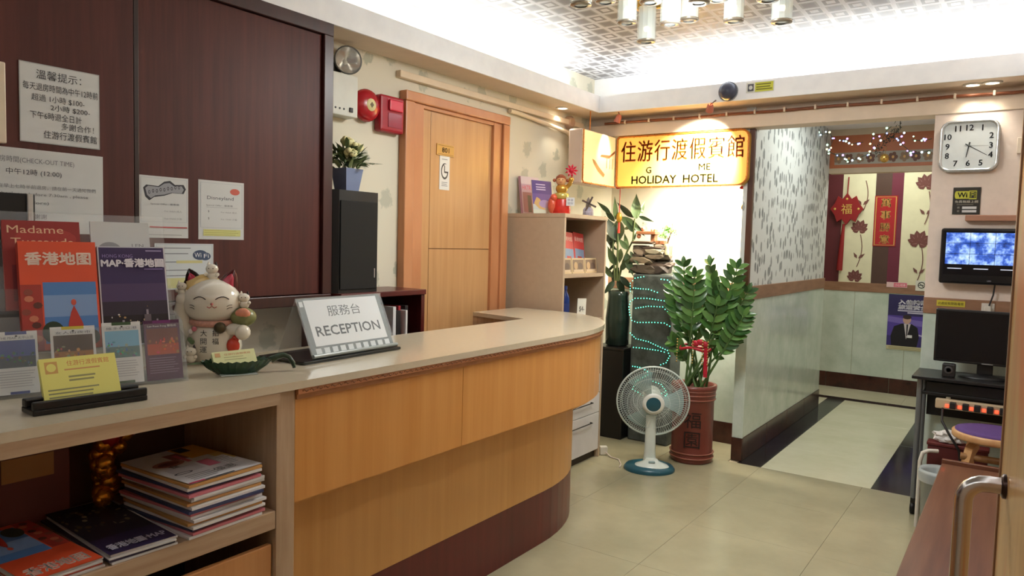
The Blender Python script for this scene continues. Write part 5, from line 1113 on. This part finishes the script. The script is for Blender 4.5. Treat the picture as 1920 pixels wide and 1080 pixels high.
def screen_mat():
    m, nt, b = _new('camera_views'); v = coords(nt, (1, 1, 1)); n1 = noise(nt, v, 17, 2, .5); n2 = noise(nt, v, 45, 3, .7)
    f = mth(nt, 'ADD', mth(nt, 'MULTIPLY', n1, .7), mth(nt, 'MULTIPLY', n2, .4)); c = ramp(nt, f, (.32, lin((10, 16, 50))), (.5, lin((60, 100, 200))), (.62, lin((170, 205, 255))), (.75, lin((240, 248, 255))))
    nt.links.new(c, b.inputs['Emission Color']); b.inputs['Emission Strength'].default_value = 1.3; b.inputs['Base Color'].default_value = (.01, .01, .02, 1); b.inputs['Roughness'].default_value = .15; return m
M_scr = screen_mat()
obj('screen_glass', MB().box(tvx0+.02, YC-.0765, tvz0+.05, tvx1-.02, YC-.0745, tvz1-.018), P((6, 8, 16), .12), tv)
sw, sh_ = (tvx1-tvx0-.05)/3, .172/3
for i in range(3):
    for j in range(3):
        x = tvx0+.025+i*sw; z = tvz0+.105+j*sh_
        obj('camera_view', MB().box(x+.001, YC-.0782, z+.001, x+sw-.001, YC-.0766, z+sh_-.001), M_scr, tv)
p = Print(frame((tvx0, YC-.077, tvz0), BACKW), tvx1-tvx0, tvz1-tvz0)
for i in range(3): p.rect(.1+.31*i, .27, .27+.31*i, .285, P((200, 210, 230), .5, emit=(200, 210, 230), es=.6))
p.text('LED', .6, .07, .025, (150, 150, 160)); p.build(tv, 'caption_bars')
tag(obj('wood_ledge', MB().box(-.285, YC-.05, 1.575, .08, YC, 1.607, .004), wood((150, 106, 84), (178, 132, 108), (.1, 1, 1), 30, .4)), 'short reddish wood ledge above the security screen', 'ledge')
a = wy(1756, 573, YC-.016); sheet('yellow_label', 'small yellow printed label on the column rail', 'label', frame((a.x, YC-.017, a.z), BACKW), .135, .032, .002, (196, 180, 60), lambda p: p.text('此處設有閉路電視', .5, .5, .5, (60, 54, 30), .9))
so = thing('wall_socket', 'white wall socket on the column rail behind the monitor', 'socket', (-.15, YC-.03, 1.07)); obj('plate', MB().box(-.185, YC-.022, 1.075, -.125, YC-.014, 1.135, .003), P((206, 200, 190), .4), so); obj('plug', MB().box(-.17, YC-.05, 1.09, -.14, YC-.022, 1.12, .004), P((210, 204, 194), .4), so)
tag(obj('screen_cable', MB().tube([(-.13, YC-.03, 1.235), (-.135, YC-.03, 1.18), (-.15, YC-.035, 1.122)], .004, 6), P((40, 38, 40), .5)), 'thin black cable from screen down to the socket', 'cable')
ws = thing('wall_switch', 'square beige wall switch right of the clock', 'switch', (-.04, YC-.01, 1.98)); obj('plate', MB().box(-.075, YC-.010, 1.93, .01, YC, 2.015, .003), P((214, 200, 182), .4), ws); obj('button', MB().box(-.045, YC-.014, 1.962, -.022, YC-.010, 1.985, .002), P((80, 66, 56), .4), ws)
# soffit fixtures: motion sensor, sticker, downlights
q = W(1366, 172, 1, YS-.012); sn = thing('dome_camera', 'dark grey dome camera on the white cove lip', 'camera', (q.x, YS-.012, q.z-.045))
obj('dome', MB(Matrix.Translation(q) @ Matrix.Rotation(pi/2, 4, 'X')).lathe([(.056, 0), (.055, .02), (.045, .045), (.024, .06), (.001, .064)], 24), P((64, 68, 86), .25), sn); obj('collar', MB(Matrix.Translation(q) @ Matrix.Rotation(pi/2, 4, 'X')).lathe([(.06, 0), (.06, .012)], 24), P((120, 122, 130), .4), sn)
q0, q1 = W(1399, 175, 1, YS-.014), W(1447, 155, 1, YS-.014)
sheet('camera_sticker', 'yellow and white camera warning sticker on the cove lip', 'sticker', frame((q0.x, YS-.014, q0.z), BACKW), .165, .062, .002, (216, 216, 206), lambda p: p.rect(.32, .06, .97, .94, (206, 206, 70)).lines(.36, .94, (.75, .5, .28), .12, (120, 120, 40)).rect(.05, .15, .27, .85, (90, 90, 96)).disc(.16, .5, .07, .2, (210, 210, 206)))
def downlight(lab, x, y, watts):
    t = thing('downlight', lab, 'downlight', (x, y, ZS-.012), 'downlights in the soffit')
    obj('ring', MB(Matrix.Translation((x, y, ZS-.008))).lathe([(.032, 0), (.045, .0), (.047, .008), (.032, .008)], 24, cap=False), P((226, 222, 214), .3, .3), t)
    obj('lens', MB(Matrix.Translation((x, y, ZS-.005))).lathe([(.001, 0), (.033, .001)], 20, cap=False), P((255, 250, 235), .3, emit=(255, 240, 215), es=14, var=0), t)
    if watts: spot('downlight_lamp', (x, y, ZS-.02), (x, y, 0), watts, 95, (1, .92, .78), .8, .03)
q = W(1055, 202, 2, ZS); downlight('small round downlight in the left soffit above the bookcase', q.x, q.y, 8)
q = W(1824, 158, 2, ZS); downlight('left of two small downlights in the soffit above the clock', q.x, q.y, 6)
q = W(1861, 154, 2, ZS); downlight('right of two small downlights in the soffit above the clock', q.x, q.y, 6)
# ================================================================== CART WITH MONITOR
M_bk = P((20, 19, 20), .4); M_gm = P((120, 124, 128), .35, .5)
ca = thing('computer_cart', 'black topped computer cart with grey legs and casters', 'cart', (-.18, 4.52, 0))
obj('top', MB().box(-.46, 4.36, .735, .10, 4.685, .752, .003), P((26, 25, 26), .35), ca); obj('keyboard_shelf', MB().box(-.41, 4.392, .655, .06, 4.66, .672, .003), M_bk, ca)
obj('rear_panel', MB().box(-.41, 4.66, .50, .06, 4.675, .735), M_bk, ca)
for x, s_ in ((-.425, -1), (.075, 1)):
    for y in (4.42, 4.62):
        obj('leg', MB().tube([(x, y, .735), (x-.0, y, .085)], .014, 8), M_gm, ca)
        cs = obj('caster', MB(Matrix.Translation((x, y, .032)) @ Matrix.Rotation(pi/2, 4, 'Y')).lathe([(.02, -.013), (.031, -.011), (.031, .011), (.02, .013)], 18), P((16, 16, 16), .5), ca); obj('caster_fork', MB().box(x-.012, y-.012, .05, x+.012, y+.012, .088, .003), P((24, 24, 24), .4), cs)
    obj('foot_bar', MB().box(x-.012, 4.42, .085, x+.012, 4.62, .11, .003), M_gm, ca)
mn = thing('cart_monitor', 'flat black computer monitor standing on the cart', 'monitor', (-.16, 4.52, .7525))
m0, m1 = wy(1757, 672, 4.50), wy(1903, 580, 4.50)
obj('panel', MB().box(-.378, 4.495, .825, .045, 4.525, 1.105, .005), P((24, 23, 25), .35), mn); obj('screen', MB().box(-.366, 4.4935, .838, .033, 4.495, 1.093), P((16, 15, 18), .18), mn)
obj('logo', MB().box(-.16, 4.4942, .829, -.11, 4.495, .833), P((150, 150, 150), .3), mn); obj('neck', MB().box(-.18, 4.525, .77, -.11, 4.545, .95, .004), M_bk, mn); obj('foot', MB().lathe([(.10, 0), (.10, .008), (.03, .02)], 24, Matrix.Translation((-.145, 4.53, .7525)), True, 1.2, .8), M_bk, mn)
for i, (x, lab) in enumerate(((-.30, 'black desk speaker on the cart left of the monitor foot'), (-.02, 'black desk speaker on the cart right of the monitor foot'))):
    t = thing('desk_speaker', lab, 'speaker', (x, 4.46, .7525), 'desk speakers on the cart'); obj('case', MB().box(x-.03, 4.43, .7525, x+.03, 4.48, .822, .006), P((34, 33, 34), .4), t); obj('cone', MB(Matrix.Translation((x, 4.43, .79)) @ Matrix.Rotation(pi/2, 4, 'X')).lathe([(.02, 0), (.018, .002), (.004, -.002)], 16), P((70, 68, 68), .5), t)
pc_ = thing('desktop_unit', 'flat black computer unit on the cart lower shelf', 'computer', (-.15, 4.52, .6725)); obj('case', MB().box(-.395, 4.39, .6728, .05, 4.63, .728, .004), P((14, 14, 15), .35), pc_); obj('front_slot', MB().box(-.33, 4.393, .69, -.15, 4.395, .70), P((50, 50, 52), .3), pc_)
ps = thing('power_strip', 'cream power strip with red lit switches hung on the cart', 'power strip', (-.15, 4.37, .59))
obj('body', MB().box(-.345, 4.352, .598, .085, 4.385, .648, .006), P((190, 170, 140), .4), ps); obj('hook', MB().box(-.30, 4.37, .645, -.28, 4.391, .656).box(.02, 4.37, .645, .04, 4.391, .656), P((150, 140, 120), .5), ps)
for i, px in enumerate((1775, 1799, 1821, 1845, 1869, 1891)):
    x = wy(px, 770, 4.35).x
    obj('switch_light', MB().box(x-.008, 4.348, .608, x+.008, 4.353, .624, .002), P((255, 70, 40), .3, emit=(255, 60, 36), es=4, var=0), ps)
    obj('plug', MB().box(x+.012, 4.325, .606, x+.040, 4.352, .64, .004), P((30, 28, 28), .5), ps)
tag(obj('strip_cable', MB().tube([(-.31, 4.352, .60), (-.305, 4.28, .55), (-.27, 4.235, .50), (-.22, 4.235, .42), (-.20, 4.24, .25), (-.19, 4.245, .1), (-.19, 4.245, .006)], .006, 6), P((22, 20, 22), .5)), 'black cable hanging from the power strip to the floor', 'cable')
# ================================================================== STOOL, BIN, BENCH
sx_, sy_ = -.075, 4.06; so_ = thing('round_stool', 'bentwood stool with a round purple seat behind the bench', 'stool', (sx_, sy_, 0))
M_bw = wood((176, 128, 84), (206, 164, 116), (1, 1, .2), 30, .4); Ms = Matrix.Translation((sx_, sy_, 0)) @ Matrix.Diagonal((1, 1, 1.15, 1))
obj('seat_rim', MB(Ms).lathe([(.10, .468), (.168, .468), (.172, .475), (.172, .492), (.165, .497)], 36), M_bw, so_); obj('cushion', MB(Ms).lathe([(.160, .494), (.158, .502), (.12, .506), (.001, .507)], 36), P((78, 50, 112), .8, var=.15, vs=90), so_)
for k in range(4):
    a = radians(45+90*k); c_, s__ = cos(a), sin(a); R2 = Ms @ Matrix.Rotation(a, 4, 'Z')
    mb = MB(R2); pts = [(.155, .0), (.152, .30), (.148, .38), (.132, .435), (.10, .462)]; q_ = [(.135, .0), (.132, .30), (.128, .37), (.115, .415), (.095, .440)]
    vs = [(x, s2, z) for s2 in (-.022, .022) for x, z in pts]+[(x, s2, z) for s2 in (-.022, .022) for x, z in q_]
    f = []
    for i in range(4): f += [(i, i+1, 5+i+1, 5+i), (10+i+1, 10+i, 15+i, 15+i+1), (10+i, 10+i+1, i+1, i), (5+i, 5+i+1, 15+i+1, 15+i)]
    f += [(0, 5, 15, 10), (4, 14, 19, 9)]; mb.add(vs, f, False); obj('leg', mb, M_bw, so_)
for z, r in ((.40, .014), (.345, .012)):
    obj('rung', MB(Ms).tube([(-.125, -.09, z), (.125, -.09, z)], r, 10), wood((140, 100, 60), (170, 128, 84)), so_)
bn = thing('waste_bin', 'grey translucent waste bin with a liner beside the bench', 'bin', (-.28, 4.03, 0))
obj('bin', MB(Matrix.Translation((-.28, 4.03, 0)) @ Matrix.Diagonal((.8, .8, 1.05, 1))).lathe([(.085, 0), (.105, .32), (.112, .325), (.112, .335), (.102, .33), (.08, .01)], 24), P((150, 156, 152), .25, alpha=.8), bn)
obj('liner', MB(Matrix.Translation((-.28, 4.03, 0)) @ Matrix.Diagonal((.8, .8, 1.05, 1))).lathe([(.113, .29), (.117, .33), (.11, .345), (.09, .33), (.07, .26)], 24, cap=False), P((196, 204, 204), .2, alpha=.55), bn)
rb_ = thing('maroon_box', 'dark red box against the wall behind the bin', 'box', (-.22, 4.32, 0)); obj('body', MB().box(-.36, 4.27, 0, -.10, 4.345, .42, .004), P((84, 30, 30), .5), rb_); obj('lid', MB().box(-.365, 4.265, .42, -.095, 4.35, .435, .003), P((96, 36, 34), .5), rb_)
wbg = thing('white_bag', 'crumpled white plastic bag lying on the dark red box', 'bag', (-.27, 4.3, .4355)); rn = random.Random(6)
bm = bmesh.new(); bmesh.ops.create_icosphere(bm, subdivisions=3, radius=1); mb = MB(); vs = []
for v_ in bm.verts: k = rn.uniform(.72, 1.15); vs.append((-.27+v_.co.x*k*.075, 4.305+v_.co.y*k*.035, .4365+max(0, (v_.co.z*k*.6+.5))*.06))
mb.add(vs, [tuple(v.index for v in f.verts) for f in bm.faces], False); bm.free(); obj('bag', mb, P((216, 214, 212), .4), wbg)
tb = thing('white_rail', 'bent white metal rail standing on the floor beside the cart', 'rail', (-.40, 4.24, 0)); obj('tube', MB().tube([(-.385, 4.22, .0), (-.385, 4.22, .34), (-.375, 4.22, .385), (-.35, 4.22, .40), (-.31, 4.24, .40)], .010, 8), P((206, 200, 190), .4), tb)
M_ben = wood((92, 58, 42), (122, 82, 60), (1, .06, 1), 40, .32, coat=.15)
bn_ = thing('low_bench', 'long low brown wooden bench along the right wall', 'bench', (-.10, 2.7, 0))
obj('top', MB().box(-.262, 1.55, .425, .11, 3.81, .45, .004), M_ben, bn_); obj('end_lip', MB().box(-.262, 3.81, .40, .11, 3.832, .468, .003), wood((92, 54, 38), (120, 76, 56), (.1, 1, 1), 30, .3), bn_)
for y in (1.57, 2.66, 3.78): obj('support', MB().box(-.25, y, 0, .10, y+.025, .425, .002), M_ben, bn_)
obj('front_panel', MB().box(-.255, 1.6, .30, -.24, 3.78, .425, .002), M_ben, bn_)
# ================================================================== ENTRANCE DOOR AT THE RIGHT EDGE
E0 = Vector((-.0125, 1.05, 0)); ang = radians(6.5); dd = Vector((sin(ang), -cos(ang), 0))     # leaf runs from its free edge back past the viewer
ed = thing('door_2', None, None, (E0.x+.03, .6, 0)); ed['kind'] = 'structure'; ed['label'] = 'glossy orange wood entrance door standing open at the right'
Md = Matrix(((dd.x, -dd.y, 0, E0.x), (dd.y, dd.x, 0, E0.y), (0, 0, 1, 0), (0, 0, 0, 1)))   # local x along the leaf, y into the room's right side
def gloss_mat():
    m, nt, b = _new('lacquered_wood'); v = coords(nt, (1, 1, .12)); f = noise(nt, v, 22, 5, .65); f2 = noise(nt, coords(nt, (1, 1, .35)), 9, 2)
    c = mixc(nt, ramp(nt, f2, (.45, (0, 0, 0)), (.62, (1, 1, 1))), ramp(nt, f, (.3, lin((206, 150, 88))), (.7, lin((236, 196, 136)))), lin((232, 130, 70)))
    nt.links.new(c, b.inputs['Base Color']); b.inputs['Roughness'].default_value = .3; b.inputs['Specular IOR Level'].default_value = .3; return m
lf2 = obj('leaf', MB(Md).box(0, .002, .01, .9, .042, 2.15, .003), gloss_mat(), ed)
obj('edge_strip', MB(Md).box(-.003, .0, .01, .006, .044, 2.15, .002), P((150, 110, 84), .3, .4), ed)
hx = .055
M_st = P((206, 200, 196), .22, .95, var=.02)
hz0, hz1 = .945, 1.137
pts = [(hx, .002, hz1), (hx, -.014, hz1)]+[(hx, -.016-.022*sin(radians(t)), hz1-.022*(1-cos(radians(t)))) for t in (15, 30, 45, 60, 75, 90)]
pts += [(hx, -.038, hz1-.06), (hx, -.038, hz0+.06)]+[(hx, -.016-.022*cos(radians(t)), hz0+.022*(1-sin(radians(t)))) for t in (0, 15, 30, 45, 60, 75, 90)][0:]+[(hx, -.014, hz0), (hx, .002, hz0)]
hd_ = obj('pull_handle', MB(Md).tube(pts, .0095, 14), M_st, ed)
for z in (hz0, hz1): obj('handle_rose', MB(Md @ Matrix.Translation((hx, .003, z)) @ Matrix.Rotation(pi/2, 4, 'X')).lathe([(.014, 0), (.014, .004), (.011, .006)], 18), P((70, 50, 44), .3, .7), ed)
for z in (.25, 1.1, 1.95): obj('hinge', MB(Md).tube([(.905, .022, z), (.905, .022, z+.1)], .010, 10), P((150, 146, 140), .3, .8), ed)
# ================================================================== CHANDELIER
cq = W(1250, -10, 2, 2.50); cc = Vector((-1.235, 2.975, 2.6))
chd = thing('crystal_chandelier', 'square ceiling chandelier with hanging clear crystal cylinders', 'chandelier', (cc.x, cc.y, 2.36))
obj('ceiling_plate', MB().box(cc.x-.39, cc.y-.39, 2.565, cc.x+.39, cc.y+.39, 2.599, .004), P((206, 190, 150), .15, .85), chd)
obj('gold_rim', MB().box(cc.x-.40, cc.y-.40, 2.545, cc.x+.40, cc.y-.385, 2.599).box(cc.x-.40, cc.y+.385, 2.545, cc.x+.40, cc.y+.40, 2.599).box(cc.x-.40, cc.y-.385, 2.545, cc.x-.385, cc.y+.385, 2.599).box(cc.x+.385, cc.y-.385, 2.545, cc.x+.40, cc.y+.385, 2.599), P((222, 190, 110), .2, .8), chd)
M_gl = P((226, 236, 238), .03, var=0, alpha=.34, spec=.8); M_cr = P((170, 160, 146), .25, .7)
gm = MB().lathe([(.044, 0), (.044, .16), (.037, .16), (.037, .006)], 12, smooth=False).mesh('crystal_cylinder', M_gl); gr = MB().lathe([(.026, -.004), (.044, -.002), (.046, .006), (.04, .008), (.026, .003)], 16, cap=False).mesh('end_ring', M_cr)
gs = MB().tube([(0, 0, .05), (0, 0, .25)], .004, 8).mesh('stem', M_cr); gb = MB().ball((0, 0, .06), .014, 8).mesh('bulb', P((255, 236, 200), .3, emit=(255, 226, 180), es=5, var=0))
grid = [(-1.55+.21*i+.0*j, 2.66+.21*j) for i in range(4) for j in range(4)]
for i, (x, y) in enumerate(grid):
    z = 2.37+.035*((i*5) % 3); Mz = Matrix.Translation((x, y, z)); o_ = inst('crystal_cylinder', gm, chd, Mz); inst('end_ring', gr, o_, Mz)
    o2 = inst('stem', gs, chd, Mz @ Matrix.Diagonal((1, 1, (2.565-z)/.25, 1))); inst('bulb', gb, chd, Mz)
point('chandelier_side_light', (cc.x, cc.y, 2.36), 15, (.95, .99, 1), .12)
area('chandelier_light', (cc.x, cc.y, 2.35), (0, 0, 0), .6, .6, 29, (.98, 1, .97))

# the lettering curve was only a mould
bpy.data.objects.remove(_to); bpy.data.curves.remove(_tc)
